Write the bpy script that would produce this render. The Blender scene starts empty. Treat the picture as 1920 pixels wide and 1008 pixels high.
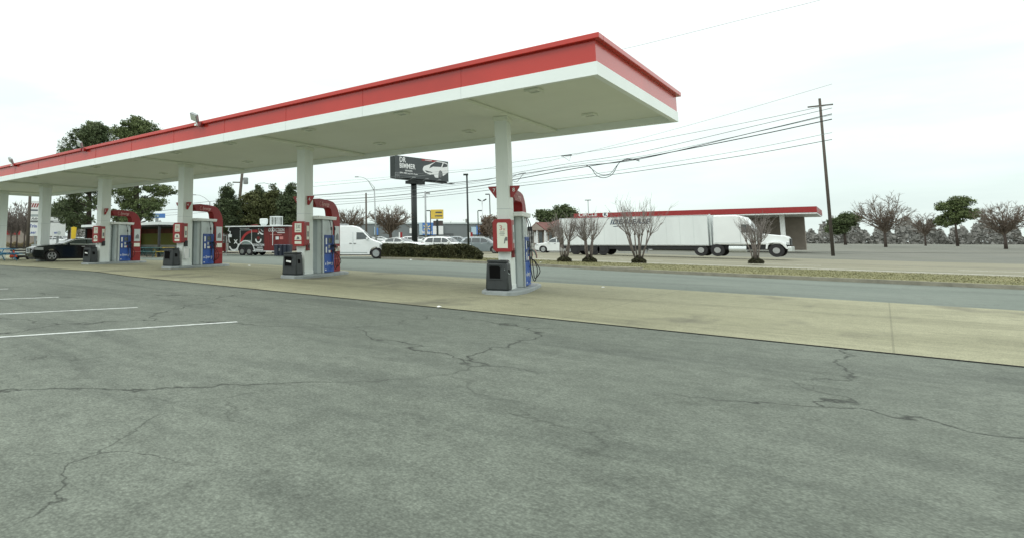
import bpy, math, random
import numpy as np
from mathutils import Vector, Matrix
from mathutils.geometry import tessellate_polygon
random.seed(7); rng = np.random.default_rng(7)
scn = bpy.context.scene
COL = scn.collection
PI = math.pi
# ---------------------------------------------------------------- camera model
CAMH = 1.385; FPX = 1136.0; YAW = .7465; PIT = .103
_r = Vector((math.cos(YAW), math.sin(YAW), 0))
_w = Vector((-math.sin(YAW)*math.cos(PIT), math.cos(YAW)*math.cos(PIT), math.sin(PIT)))
_u = _r.cross(_w)
HF = Vector((-math.sin(YAW), math.cos(YAW), 0))          # horizontal viewing direction
def clampf(v, a, b): return max(a, min(b, v))
def G(X): return clampf(-.0155*(X+7.6), -.23, .24)   # the lot falls gently towards +X
def ray(x, y): return _w + _r*((x-600)/FPX) - _u*((y-337.5)/FPX)
def P(x, y, D):                                          # survey point: bearing of x,y at distance D along the view
    d = ray(x, y); return Vector((d.x*D, d.y*D, d.z*D+CAMH))
def rise(D): return .8*clampf((D-92)/38, 0, 1)           # beyond the road the land lies a little higher
def base(x, D):                                          # ground point under that bearing
    d = ray(x, 455); return Vector((d.x*D, d.y*D, G(d.x*D)+rise(D)))
def Z(y, D): return CAMH + (455-y)/FPX*D
def onG(x, y, dz=0):
    d = ray(x, y); X = -10
    for _ in range(40):
        t = (G(X)+dz-CAMH)/d.z; X = .5*X+.5*d.x*t
    return Vector((d.x*t, d.y*t, G(X)+dz))
# ---------------------------------------------------------------- materials
def mat(name, col, rough=.6, metal=0, var=.12, scale=3.0, bump=0, coat=0, emis=0, spec=.5, detail=6, alpha=None, trans=0, col2=None, stretch=None):
    m = bpy.data.materials.new(name); m.use_nodes = True
    nt = m.node_tree; N = nt.nodes; L = nt.links; b = N['Principled BSDF']
    b.inputs['Roughness'].default_value = rough; b.inputs['Metallic'].default_value = metal
    b.inputs['Specular IOR Level'].default_value = spec
    if coat: b.inputs['Coat Weight'].default_value = coat; b.inputs['Coat Roughness'].default_value = .06
    if trans: b.inputs['Transmission Weight'].default_value = trans
    tc = N.new('ShaderNodeTexCoord'); src = tc.outputs['Object']
    if stretch:
        mp = N.new('ShaderNodeMapping'); mp.inputs['Scale'].default_value = stretch
        L.new(src, mp.inputs['Vector']); src = mp.outputs['Vector']
    nz = N.new('ShaderNodeTexNoise'); nz.inputs['Scale'].default_value = scale; nz.inputs['Detail'].default_value = detail
    nz.inputs['Roughness'].default_value = .62
    L.new(src, nz.inputs['Vector'])
    rp = N.new('ShaderNodeValToRGB'); rp.color_ramp.elements[0].position = .3; rp.color_ramp.elements[1].position = .7
    c = Vector(col); c2 = Vector(col2) if col2 else c*(1+var)
    c1 = c*(1-var) if not col2 else c
    rp.color_ramp.elements[0].color = (*c1, 1); rp.color_ramp.elements[1].color = (*c2, 1)
    L.new(nz.outputs['Fac'], rp.inputs['Fac']); L.new(rp.outputs['Color'], b.inputs['Base Color'])
    if bump:
        bp = N.new('ShaderNodeBump'); bp.inputs['Strength'].default_value = bump; bp.inputs['Distance'].default_value = .02
        n2 = N.new('ShaderNodeTexNoise'); n2.inputs['Scale'].default_value = scale*6; n2.inputs['Detail'].default_value = 4
        L.new(src, n2.inputs['Vector']); L.new(n2.outputs['Fac'], bp.inputs['Height']); L.new(bp.outputs['Normal'], b.inputs['Normal'])
    return m
M = {}
M['white_column'] = mat('white_column', (.74,.79,.75), .5, var=.05, scale=1.5, stretch=(3,3,.5))
M['soffit'] = mat('soffit', (.74,.78,.68), .55, var=.03, scale=.6)
M['fascia_white'] = mat('fascia_white', (.80,.86,.82), .35, var=.03, scale=.7)
M['fascia_red'] = mat('fascia_red', (.50,.034,.022), .22, var=.12, scale=.35, spec=.6)
M['arch_red'] = mat('arch_red', (.23,.012,.012), .45, var=.12, scale=4, spec=.3)
M['letter_pale'] = mat('letter_pale', (.62,.36,.33), .5)
M['red'] = mat('red', (.29,.018,.018), .35, var=.12, scale=4)
M['dark_red'] = mat('dark_red', (.16,.018,.018), .4, var=.15, scale=4)
M['white'] = mat('white', (.78,.80,.78), .45, var=.06, scale=5)
M['poster'] = mat('poster', (.74,.77,.66), .5, var=.04, scale=6)
M['grey_panel'] = mat('grey_panel', (.52,.57,.56), .4, .1, var=.06, scale=3)
M['grey_dark'] = mat('grey_dark', (.36,.41,.41), .45, .1, var=.08, scale=3)
M['blue'] = mat('blue', (.016,.085,.38), .4, var=.12, scale=5)
M['blue_dark'] = mat('blue_dark', (.014,.055,.24), .4, var=.2, scale=8)
M['bin'] = mat('bin', (.024,.030,.031), .5, var=.22, scale=6, bump=.25)
M['bin_blue'] = mat('bin_blue', (.022,.028,.045), .5, var=.2, scale=6)
M['black'] = mat('black', (.012,.013,.014), .5, var=.25, scale=6)
M['rubber'] = mat('rubber', (.015,.015,.016), .75, var=.25, scale=9)
M['island'] = mat('island', (.30,.33,.33), .8, var=.16, scale=5, bump=.3)
M['kerb'] = mat('kerb', (.24,.23,.18), .9, var=.22, scale=2.5, bump=.4)
M['steel'] = mat('steel', (.45,.46,.46), .35, .8, var=.08, scale=6)
M['galv'] = mat('galv', (.30,.32,.32), .5, .4, var=.12, scale=3)
M['pole_dark'] = mat('pole_dark', (.022,.03,.028), .5, .2, var=.15, scale=2)
M['wood_pole'] = mat('wood_pole', (.085,.072,.058), .9, var=.25, scale=4, stretch=(6,6,.4))
M['lens'] = mat('lens', (.50,.54,.46), .25, var=.04)
M['glass'] = mat('glass', (.045,.058,.058), .06, var=.3, scale=2, spec=.9)
M['glass_green'] = mat('glass_green', (.05,.07,.065), .1, var=.3, scale=3, spec=.7)
M['wire'] = mat('wire', (.03,.035,.035), .7, var=.1)
M['wire_thin'] = mat('wire_thin', (.20,.22,.22), .7, var=.1)
M['paint_black'] = mat('paint_black', (.007,.010,.010), .15, var=.1, scale=1, coat=.25, spec=.35)
M['paint_white'] = mat('paint_white', (.74,.77,.76), .3, var=.03, scale=1.2, coat=.6)
M['paint_grey'] = mat('paint_grey', (.20,.24,.25), .3, .3, var=.05, scale=1, coat=.8)
M['paint_silver'] = mat('paint_silver', (.42,.44,.44), .3, .4, var=.05, scale=1, coat=.8)
M['paint_darkred'] = mat('paint_darkred', (.10,.012,.012), .3, var=.05, scale=1, coat=.8)
M['chrome'] = mat('chrome', (.62,.66,.65), .22, .4, var=.05)
M['headlamp'] = mat('headlamp', (.5,.53,.53), .15, .3, var=.1, scale=20)
M['tail'] = mat('tail', (.25,.01,.01), .2, var=.1)
M['orange'] = mat('orange', (.85,.10,.03), .4, var=.08, scale=10)
M['yellow'] = mat('yellow', (.78,.55,.03), .5, var=.05)
M['sign_yellow'] = mat('sign_yellow', (.66,.47,.07), .5, var=.08, scale=1)
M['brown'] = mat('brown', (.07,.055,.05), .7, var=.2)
M['trailer_black'] = mat('trailer_black', (.014,.018,.017), .35, var=.2, scale=.8, coat=.3)
M['trailer_red'] = mat('trailer_red', (.125,.012,.011), .45, var=.45, scale=1.5, stretch=(9,9,.3))
M['trailer_red2'] = mat('trailer_red2', (.33,.03,.03), .45, var=.1)
M['box_white'] = mat('box_white', (.66,.70,.69), .5, var=.05, scale=.8, stretch=(1,1,.4))
M['letter_dark'] = mat('letter_dark', (.04,.06,.09), .5)
M['letter_blue'] = mat('letter_blue', (.06,.10,.36), .5)
M['letter_grey'] = mat('letter_grey', (.16,.17,.17), .5)
M['letter_pink'] = mat('letter_pink', (.50,.20,.18), .5)
M['store_grey'] = mat('store_grey', (.175,.195,.195), .8, var=.06, scale=.12)
M['store_dark'] = mat('store_dark', (.09,.10,.10), .8, var=.1, scale=.2)
M['store_blue'] = mat('store_blue', (.07,.19,.48), .6, var=.05, scale=.3)
M['store_pale'] = mat('store_pale', (.42,.55,.62), .6, var=.05, scale=.3)
M['spark'] = mat('spark', (.80,.66,.30), .6)
M['roof_red'] = mat('roof_red', (.14,.055,.045), .8, var=.25, scale=1.5)
M['tan_wall'] = mat('tan_wall', (.28,.24,.20), .85, var=.12, scale=1)
M['board'] = mat('board', (.042,.052,.052), .4, var=.15, scale=.4)
M['mural_olive'] = mat('mural_olive', (.24,.21,.05), .8, var=.3, scale=1.2, col2=(.22,.26,.07))
M['mural_red'] = mat('mural_red', (.17,.06,.035), .8, var=.3, scale=1.5)
M['mural_teal'] = mat('mural_teal', (.16,.22,.20), .8, var=.2, scale=2)
M['mural_pale'] = mat('mural_pale', (.48,.50,.45), .8, var=.1, scale=2)
M['table_teal'] = mat('table_teal', (.05,.13,.13), .6, var=.2, scale=5)
M['table_yellow'] = mat('table_yellow', (.50,.36,.04), .6, var=.15, scale=5)
M['table_blue'] = mat('table_blue', (.04,.20,.36), .6, var=.2, scale=5)
M['wood_dark'] = mat('wood_dark', (.05,.045,.04), .8, var=.35, scale=5, stretch=(.5,6,6))
M['bark'] = mat('bark', (.07,.055,.045), .95, var=.3, scale=5, bump=.5)
M['bark_pale'] = mat('bark_pale', (.135,.115,.10), .9, var=.3, scale=8, bump=.3)
M['twig'] = mat('twig', (.15,.118,.09), .95, var=.25, scale=4)
M['twig_grey'] = mat('twig_grey', (.20,.18,.165), .95, var=.2, scale=4)
M['twig_warm'] = mat('twig_warm', (.17,.145,.125), .95, var=.2, scale=4)
M['mulch'] = mat('mulch', (.045,.045,.02), .95, var=.4, scale=14, bump=.8)
M['lane_white'] = mat('lane_white', (.62,.62,.56), .7, var=.3, scale=5)
M['stall_white'] = mat('stall_white', (.46,.49,.46), .8, var=.35, scale=7)
M['drain_dark'] = mat('drain_dark', (.005,.005,.005), .9, spec=.1)
def leafmat(name, a, b_, transl=.15, scale=1.2):
    m = mat(name, a, .65, col2=b_, scale=scale, detail=3, spec=.25)
    nt = m.node_tree; b = nt.nodes['Principled BSDF']
    g = nt.nodes.new('ShaderNodeNewGeometry'); mx = nt.nodes.new('ShaderNodeMix'); mx.data_type = 'RGBA'; mx.blend_type = 'MULTIPLY'
    rr = nt.nodes.new('ShaderNodeMapRange'); rr.inputs['To Min'].default_value = .55; rr.inputs['To Max'].default_value = 1.35
    nt.links.new(g.outputs['Random Per Island'], rr.inputs['Value'])
    rp = [n for n in nt.nodes if n.type == 'VALTORGB'][0]
    mx.inputs[0].default_value = 1
    nt.links.new(rp.outputs['Color'], mx.inputs[6]); nt.links.new(rr.outputs['Result'], mx.inputs[7])
    nt.links.new(mx.outputs[2], b.inputs['Base Color'])
    return m
M['pine'] = leafmat('pine', (.062,.090,.040), (.145,.180,.085))
M['pine2'] = leafmat('pine2', (.070,.100,.038), (.155,.19,.075))
M['evergreen'] = leafmat('evergreen', (.040,.062,.030), (.100,.125,.056))
M['evergreen2'] = leafmat('evergreen2', (.055,.068,.024), (.130,.14,.055))
M['green_tree'] = leafmat('green_tree', (.05,.075,.03), (.11,.14,.06))
M['hedge'] = leafmat('hedge', (.028,.035,.014), (.085,.085,.038), scale=2)
M['dry_leaf'] = leafmat('dry_leaf', (.11,.075,.05), (.20,.145,.10))
M['dry_grass'] = leafmat('dry_grass', (.20,.165,.09), (.34,.28,.16), scale=3)
M['far_leaf'] = mat('far_leaf', (.17,.17,.155), .9, scale=.08, col2=(.23,.225,.205))
M['verge_leaf'] = leafmat('verge_leaf', (.13,.135,.06), (.23,.22,.115), scale=1)

def ground_mat(name, c1, c2, stain, streak=(1,1), crack=.0, joints=None, grain=.18, oil=0, rough=.9, joint_dark=.45, spots=0):
    m = bpy.data.materials.new(name); m.use_nodes = True
    nt = m.node_tree; N = nt.nodes; L = nt.links; b = N['Principled BSDF']; b.inputs['Roughness'].default_value = rough
    b.inputs['Specular IOR Level'].default_value = .3
    tc = N.new('ShaderNodeTexCoord').outputs['Object']
    def noise(sc, det, mp=None, rg=.6, dist=0):
        n = N.new('ShaderNodeTexNoise'); n.inputs['Scale'].default_value = sc; n.inputs['Detail'].default_value = det; n.inputs['Roughness'].default_value = rg
        n.inputs['Distortion'].default_value = dist
        if mp:
            q = N.new('ShaderNodeMapping'); q.inputs['Scale'].default_value = (*mp, 1); L.new(tc, q.inputs['Vector']); L.new(q.outputs['Vector'], n.inputs['Vector'])
        else: L.new(tc, n.inputs['Vector'])
        return n.outputs['Fac']
    def ramp(f, p0, p1, a, bb):
        r = N.new('ShaderNodeValToRGB'); r.color_ramp.elements[0].position = p0; r.color_ramp.elements[1].position = p1
        r.color_ramp.elements[0].color = (*a, 1); r.color_ramp.elements[1].color = (*bb, 1); L.new(f, r.inputs['Fac']); return r.outputs['Color']
    def mix(f, a, bb, mode='MIX', fac=1):
        x = N.new('ShaderNodeMix'); x.data_type = 'RGBA'; x.blend_type = mode
        if f is None: x.inputs[0].default_value = fac
        else: L.new(f, x.inputs[0])
        for i, v in ((6, a), (7, bb)):
            if isinstance(v, tuple): x.inputs[i].default_value = (*v, 1)
            else: L.new(v, x.inputs[i])
        return x.outputs[2]
    c = ramp(noise(.16, 5), .35, .65, c1, c2)
    st = ramp(noise(.35, 6, streak, .65, .4), .5, .74, (0,0,0), (.85,.85,.85))
    c = mix(st, c, stain)
    st2 = ramp(noise(.9, 5, (streak[0]*.8, streak[1]*1.5)), .56, .8, (0,0,0), (.5,.5,.5))
    c = mix(st2, c, stain)
    g = ramp(noise(34, 3), .3, .7, (1-grain,)*3, (1+grain,)*3)
    c = mix(None, c, g, 'MULTIPLY')
    g = ramp(noise(5, 5), .3, .7, (1-grain*.6,)*3, (1+grain*.6,)*3)
    c = mix(None, c, g, 'MULTIPLY')
    if crack:
        v = N.new('ShaderNodeTexVoronoi'); v.feature = 'DISTANCE_TO_EDGE'; v.inputs['Scale'].default_value = .22
        q = N.new('ShaderNodeVectorMath'); q.operation = 'ADD'
        n = N.new('ShaderNodeTexNoise'); n.inputs['Scale'].default_value = 1.1; n.inputs['Detail'].default_value = 6; L.new(tc, n.inputs['Vector'])
        sc = N.new('ShaderNodeVectorMath'); sc.operation = 'SCALE'; sc.inputs['Scale'].default_value = 1.4; L.new(n.outputs['Color'], sc.inputs[0])
        L.new(tc, q.inputs[0]); L.new(sc.outputs[0], q.inputs[1]); L.new(q.outputs[0], v.inputs['Vector'])
        cr = ramp(v.outputs['Distance'], .0, .008, (1,1,1), (0,0,0))
        msk = ramp(noise(.13, 2), .42, .50, (0,0,0), (crack,)*3)
        c = mix(mix(None, cr, msk, 'MULTIPLY'), c, tuple(x*.3 for x in c1))
        v2 = N.new('ShaderNodeTexVoronoi'); v2.feature = 'DISTANCE_TO_EDGE'; v2.inputs['Scale'].default_value = .75
        L.new(q.outputs[0], v2.inputs['Vector']); cr2 = ramp(v2.outputs['Distance'], .0, .012, (1,1,1), (0,0,0)); mk2 = ramp(noise(.21, 3), .57, .63, (0,0,0), (crack*.8,)*3)
        c = mix(mix(None, cr2, mk2, 'MULTIPLY'), c, tuple(x*.3 for x in c1))
    if joints:
        bt = N.new('ShaderNodeTexBrick'); bt.offset = 0; bt.inputs['Scale'].default_value = 1
        bt.inputs['Brick Width'].default_value = joints[0]; bt.inputs['Row Height'].default_value = joints[1]
        bt.inputs['Mortar Size'].default_value = .014; bt.inputs['Mortar Smooth'].default_value = .1
        bt.inputs['Color1'].default_value = (0,0,0,1); bt.inputs['Color2'].default_value = (0,0,0,1); bt.inputs['Mortar'].default_value = (joint_dark,)*3+(1,)
        L.new(tc, bt.inputs['Vector']); c = mix(bt.outputs['Color'], c, tuple(x*.3 for x in c1))
    if spots:
        vo = N.new('ShaderNodeTexVoronoi'); vo.inputs['Scale'].default_value = .55; vo.inputs['Randomness'].default_value = 1; L.new(tc, vo.inputs['Vector'])
        wv = N.new('ShaderNodeMath'); wv.operation = 'ADD'; nn = N.new('ShaderNodeMath'); nn.operation = 'MULTIPLY'; nn.inputs[1].default_value = .22
        L.new(noise(6, 5), nn.inputs[0]); L.new(vo.outputs['Distance'], wv.inputs[0]); L.new(nn.outputs[0], wv.inputs[1])
        o = ramp(wv.outputs[0], .10, .24, (spots,)*3, (0,0,0)); sel = ramp(noise(.22, 2), .5, .56, (0,0,0), (1,1,1))
        c = mix(mix(None, o, sel, 'MULTIPLY'), c, tuple(x*.35 for x in c1))
        ag = N.new('ShaderNodeTexVoronoi'); ag.inputs['Scale'].default_value = 55; L.new(tc, ag.inputs['Vector'])
        c = mix(None, c, ramp(ag.outputs['Distance'], .0, .7, (1.18,)*3, (.80,)*3), 'MULTIPLY')
    if oil:
        o = ramp(noise(.5, 4, (1.1,.55), .6), .56, .70, (0,0,0), (oil,)*3)
        c = mix(o, c, (.125,.122,.088))
    L.new(c, b.inputs['Base Color'])
    bp = N.new('ShaderNodeBump'); bp.inputs['Strength'].default_value = .25; bp.inputs['Distance'].default_value = .01
    L.new(noise(60, 3), bp.inputs['Height']); L.new(bp.outputs['Normal'], b.inputs['Normal'])
    return m
M['asphalt'] = ground_mat('asphalt', (.112,.128,.104), (.150,.168,.138), (.066,.076,.064), (.5,2.2), crack=1, grain=.26, spots=.7)
M['asphalt_lane'] = ground_mat('asphalt_lane', (.128,.152,.128), (.158,.182,.154), (.098,.115,.098), (.3,1.6), crack=.3, grain=.14)
M['concrete'] = ground_mat('concrete', (.265,.262,.168), (.325,.318,.212), (.165,.163,.105), (.35,1.6), joints=(4.6,4.8), grain=.16, oil=.85, joint_dark=.32, spots=.5)
M['road'] = ground_mat('road', (.20,.192,.132), (.235,.225,.160), (.12,.118,.09), (.12,2.4), grain=.1)
M['verge'] = ground_mat('verge', (.15,.145,.06), (.21,.195,.095), (.10,.11,.04), (1,1), grain=.4)
M['far_ground'] = ground_mat('far_ground', (.13,.135,.115), (.16,.16,.13), (.10,.11,.075), (.3,.8), grain=.15)
# ---------------------------------------------------------------- mesh builder
class MB:
    def __init__(s): s.v = []; s.f = []; s.m = []; s.cur = 0
    def add(s, vs, fs):
        o = len(s.v); s.v += [tuple(v) for v in vs]; s.f += [tuple(i+o for i in f) for f in fs]; s.m += [s.cur]*len(fs); return s
    def box(s, a, b):
        x0,y0,z0 = a; x1,y1,z1 = b
        return s.add([(x0,y0,z0),(x1,y0,z0),(x1,y1,z0),(x0,y1,z0),(x0,y0,z1),(x1,y0,z1),(x1,y1,z1),(x0,y1,z1)],
                     [(0,3,2,1),(4,5,6,7),(0,1,5,4),(1,2,6,5),(2,3,7,6),(3,0,4,7)])
    def frustum(s, a, b, c, d):  # bottom rect a-b (with z), top rect c-d
        x0,y0,z0 = a; x1,y1,_ = b; X0,Y0,z1 = c; X1,Y1,_ = d
        return s.add([(x0,y0,z0),(x1,y0,z0),(x1,y1,z0),(x0,y1,z0),(X0,Y0,z1),(X1,Y0,z1),(X1,Y1,z1),(X0,Y1,z1)],
                     [(0,3,2,1),(4,5,6,7),(0,1,5,4),(1,2,6,5),(2,3,7,6),(3,0,4,7)])
    def obox(s, c, hx, hy, hz, M3=None):   # oriented box
        c = Vector(c); vs = []
        for sx,sy,sz in ((-1,-1,-1),(1,-1,-1),(1,1,-1),(-1,1,-1),(-1,-1,1),(1,-1,1),(1,1,1),(-1,1,1)):
            d = Vector((sx*hx, sy*hy, sz*hz)); vs.append(c + (M3 @ d if M3 else d))
        return s.add(vs, [(0,3,2,1),(4,5,6,7),(0,1,5,4),(1,2,6,5),(2,3,7,6),(3,0,4,7)])
    def prism(s, poly, lo, hi, ax='z'):    # poly of 2D points extruded along ax
        n = len(poly)
        area = sum(poly[i][0]*poly[(i+1)%n][1]-poly[(i+1)%n][0]*poly[i][1] for i in range(n))
        if (area < 0) != (ax == 'y'): poly = poly[::-1]
        def mk(p, t):
            return {'z': (p[0],p[1],t), 'y': (p[0],t,p[1]), 'x': (t,p[0],p[1])}[ax]
        vs = [mk(p,lo) for p in poly] + [mk(p,hi) for p in poly]
        tr = tessellate_polygon([[Vector((p[0],p[1],0)) for p in poly]])
        fs = [(i, (i+1)%n, (i+1)%n+n, i+n) for i in range(n)]
        for t in tr:
            a,b,c = t
            ar = (poly[b][0]-poly[a][0])*(poly[c][1]-poly[a][1])-(poly[c][0]-poly[a][0])*(poly[b][1]-poly[a][1])
            if (ar < 0) != (ax == 'y'): a,c = c,a
            fs.append((c,b,a)); fs.append((a+n,b+n,c+n))
        return s.add(vs, fs)
    def tube(s, pts, r, n=8, cap=True):
        pts = [Vector(p) for p in pts]; rs = r if isinstance(r, (list,tuple)) else [r]*len(pts)
        rings = []; prev = None
        for i,p in enumerate(pts):
            d = (pts[min(i+1,len(pts)-1)]-pts[max(i-1,0)]).normalized()
            if prev is None:
                a = d.cross(Vector((0,0,1)));
                if a.length < .1: a = d.cross(Vector((1,0,0)))
            else: a = prev - d*prev.dot(d)
            a.normalize(); prev = a; b = d.cross(a)
            rings.append([p + (a*math.cos(2*PI*k/n)+b*math.sin(2*PI*k/n))*rs[i] for k in range(n)])
        vs = [v for rg in rings for v in rg]; fs = []
        for i in range(len(pts)-1):
            for k in range(n): fs.append((i*n+k, i*n+(k+1)%n, (i+1)*n+(k+1)%n, (i+1)*n+k))
        if cap: fs.append(tuple(range(n))[::-1]); fs.append(tuple((len(pts)-1)*n+k for k in range(n)))
        return s.add(vs, fs)
    def lathe(s, prof, c=(0,0,0), n=20, ax='z'):
        vs = []; fs = []
        for r,z in prof:
            for k in range(n):
                a = 2*PI*k/n; x,y = r*math.cos(a), r*math.sin(a)
                p = {'z':(x,y,z),'y':(x,z,-y),'x':(z,x,y)}[ax]; vs.append((c[0]+p[0],c[1]+p[1],c[2]+p[2]))
        for i in range(len(prof)-1):
            for k in range(n): fs.append((i*n+k, i*n+(k+1)%n, (i+1)*n+(k+1)%n, (i+1)*n+k))
        fs.append(tuple(range(n))[::-1]); fs.append(tuple((len(prof)-1)*n+k for k in range(n)))
        return s.add(vs, fs)
    def ring_arc(s, c, r0, r1, a0, a1, y0, y1, n=14):   # flat arc in x-z plane between y0 and y1
        vs=[];fs=[]
        for i in range(n+1):
            a=a0+(a1-a0)*i/n
            for r in (r0,r1):
                for y in (y0,y1): vs.append((c[0]+r*math.cos(a), y, c[1]+r*math.sin(a)))
        for i in range(n):
            o=i*4; q=o+4
            fs += [(o,o+2,q+2,q),(o+1,q+1,q+3,o+3),(o,q,q+1,o+1),(o+2,o+3,q+3,q+2)]
        return s.add(vs,fs)
    def build(s, name, mt, parent=None, smooth=False, bevel=0, loc=None):
        me = bpy.data.meshes.new(name); me.from_pydata(s.v, [], s.f)
        for m_ in (mt if isinstance(mt, (list,tuple)) else [mt]): me.materials.append(m_)
        if any(s.m): me.polygons.foreach_set('material_index', s.m)
        if smooth:
            me.polygons.foreach_set('use_smooth', [True]*len(me.polygons))
        me.update()
        o = bpy.data.objects.new(name, me); COL.objects.link(o)
        if smooth and smooth != 'full':
            try: me.set_sharp_from_angle(angle=math.radians(38))
            except Exception: pass
        if bevel:
            b = o.modifiers.new('bevel','BEVEL'); b.width = bevel; b.segments = 2; b.limit_method = 'ANGLE'; b.angle_limit = math.radians(40)
        if parent is not None: o.parent = parent
        if loc is not None: o.location = loc
        return o
def tag(o, label=None, cat=None, group=None, kind=None):
    if label: o['label'] = label
    if cat: o['category'] = cat
    if group: o['group'] = group
    if kind: o['kind'] = kind
    return o
def thing(name, label, cat, loc=(0,0,0), rz=0, group=None):
    o = bpy.data.objects.new(name, None); COL.objects.link(o); o.empty_display_size = .3
    o.location = loc; o.rotation_euler = (0,0,rz)
    return tag(o, label, cat, group)
def kids(o): return [c for c in bpy.data.objects if c.parent == o]
def dup(o, loc, rz, label, parent=None):
    c = o.copy(); COL.objects.link(c); c.location = loc; c.rotation_euler = (0,0,rz); c['label'] = label
    for k in kids(o):
        d = k.copy(); COL.objects.link(d); d.parent = c
        for g in kids(k):
            e = g.copy(); COL.objects.link(e); e.parent = d
    return c
def text(s, size, mt, parent, loc, right=(1,0,0), up=(0,0,1), bold=.0, align='CENTER', ext=.003, name='lettering', shear=0, sx=1, label=None):
    if s[0] == '#':      # a printed line too small to read in the photograph
        R = Vector(right).normalized(); U = Vector(up).normalized(); N_ = R.cross(U); w = size*.30*len(s)*sx; c = Vector(loc)+(R*w if align == 'LEFT' else Vector())
        mb = MB(); mb.obox(c, w, size*.22, ext, Matrix((R,U,N_)).transposed()); return mb.build('printed_line', mt, parent)
    cu = bpy.data.curves.new('txt','FONT'); cu.body = s; cu.size = size; cu.align_x = align; cu.align_y = 'CENTER'
    cu.extrude = ext; cu.offset = bold*size; cu.shear = shear; cu.resolution_u = 3; cu.space_character = 1+bold*2.5
    t = bpy.data.objects.new('txt', cu); COL.objects.link(t); bpy.context.view_layer.update()
    me = bpy.data.meshes.new_from_object(t.evaluated_get(bpy.context.evaluated_depsgraph_get()))
    bpy.data.objects.remove(t); bpy.data.curves.remove(cu)
    R = Vector(right).normalized(); U = Vector(up).normalized(); N_ = R.cross(U)
    mx = Matrix(((R.x*sx,U.x,N_.x,loc[0]),(R.y*sx,U.y,N_.y,loc[1]),(R.z*sx,U.z,N_.z,loc[2]),(0,0,0,1)))
    me.transform(mx); me.materials.clear(); me.materials.append(mt); me.name = name
    o = bpy.data.objects.new(name, me); COL.objects.link(o); o.parent = parent
    if label: o['label'] = label
    return o
# ---------------------------------------------------------------- setting: ground
BR = [-400,-200,-120,-90,-70,-60,-50,-45,-40,-35,-30,-27,-25,-23.08,-22,-20,-18,-16,-14,-12,-10,-8,-6,-4,-2,0,2,4,7.24,12,20,40,80,200,400]
def sheet(name, poly, dz, mt, lab=None):
    """polygon (list of XY) laid on the lot surface, cut at the slope's break lines"""
    import bmesh
    bm = bmesh.new(); vs = [bm.verts.new((x,y,0)) for x,y in poly]; bm.faces.new(vs)
    for X in (-23.08, 7.24):
        bmesh.ops.bisect_plane(bm, geom=bm.verts[:]+bm.edges[:]+bm.faces[:], plane_co=(X,0,0), plane_no=(1,0,0))
    bmesh.ops.triangulate(bm, faces=bm.faces[:])
    for v in bm.verts: v.co.z = G(v.co.x)+dz
    for f in bm.faces:
        if f.normal.z < 0: f.normal_flip()
    me = bpy.data.meshes.new(name); bm.to_mesh(me); bm.free(); me.materials.append(mt)
    o = bpy.data.objects.new(name, me); COL.objects.link(o); tag(o, kind='structure'); return o
sheet('ground', [(-1500,-60),(900,-60),(900,2200),(-1500,2200)], -.012, M['far_ground'])
sheet('asphalt_lot', [(-75,-30),(60,-30),(60,11.55),(-4.9,11.5),(-20,11.45),(-24,11.9),(-75,11.95)], 0, M['asphalt'])
PADF = [(-75,22.6),(-27,21.9),(-16,20.9),(-8.8,21.1),(-5.8,21.2),(60,21.3)]
sheet('concrete_pad', [(-75,11.97),(-24,11.92),(-20,11.47),(-4.9,11.52),(60,11.57)] + PADF[::-1], .004, M['concrete'])
KERB = [(-26.6,39.1),(-26.9,37.5),(-26.9,35.8),(-26.3,34.8),(-25.0,34.3),(-23,34.0),(-19,33.4),(-16,32.8),(-13,32.3),(-10.2,31.5),(-8.5,31.2),(-4,31.0),(4,31.0),(60,31.0)]
sheet('driving_lane', PADF + [(60,39.3),(-75,39.3)], 0, M['asphalt_lane'])
def strip(name, line, w, z0, z1, mt, parent=None):     # kerb stone along a line, w wide on its left side
    mb = MB(); n = len(line); off = []
    for i,(x,y) in enumerate(line):
        x0,y0 = line[max(i-1,0)]; x1,y1 = line[min(i+1,n-1)]
        t = Vector((x1-x0,y1-y0)).normalized(); off.append((x-t.y*w, y+t.x*w))
    A = [(x, y, G(x)+z0) for x,y in line]; B = [(x, y, G(x)+z1) for x,y in line]
    C_ = [(x, y, G(x)+z1) for x,y in off]; D_ = [(x, y, G(x)+z0) for x,y in off]
    vs = A+B+C_+D_; fs = []
    for i in range(n-1):
        for k in range(3): fs.append((i+k*n, i+1+k*n, i+1+(k+1)*n, i+(k+1)*n))
    mb.add(vs, fs); o = mb.build(name, mt, parent)
    if parent is None: tag(o, kind='structure')
    return o
def dens(line):
    out = []
    for (a,b),(c,d) in zip(line, line[1:]):
        k = max(1, min(6, int(abs(c-a)/1.2)))
        for i in range(k): out.append((a+(c-a)*i/k, b+(d-b)*i/k))
    return out + [line[-1]]
KD = dens(KERB)
strip('kerb', KD, .2, -.02, .14, M['kerb'])
sheet('verge', [(x-.0,y+.08) if i>3 else (x+.1,y) for i,(x,y) in enumerate(KERB)] + [(60,39.15)], .128, M['verge'])
sheet('road', [(-300,39.4),(200,39.4),(200,70),(-300,70)], .004, M['road'])
strip('road_kerb', [(-300,39.2),(-23.08,39.2),(7.24,39.2),(200,39.2)], .2, -.02, .05, M['kerb'])
for i,(y0,y1,a,b) in enumerate(((40.7,41.05,-140,120),(44.2,44.5,-140,120))):
    sheet('road_line', [(a,y0),(b,y0),(b,y1),(a,y1)], .009, M['lane_white'])
for k in range(14):
    x0 = -78+k*9.0; sheet('road_line', [(x0,50.0),(x0+3,50.0),(x0+3,50.2),(x0,50.2)], .009, M['lane_white'])
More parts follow.
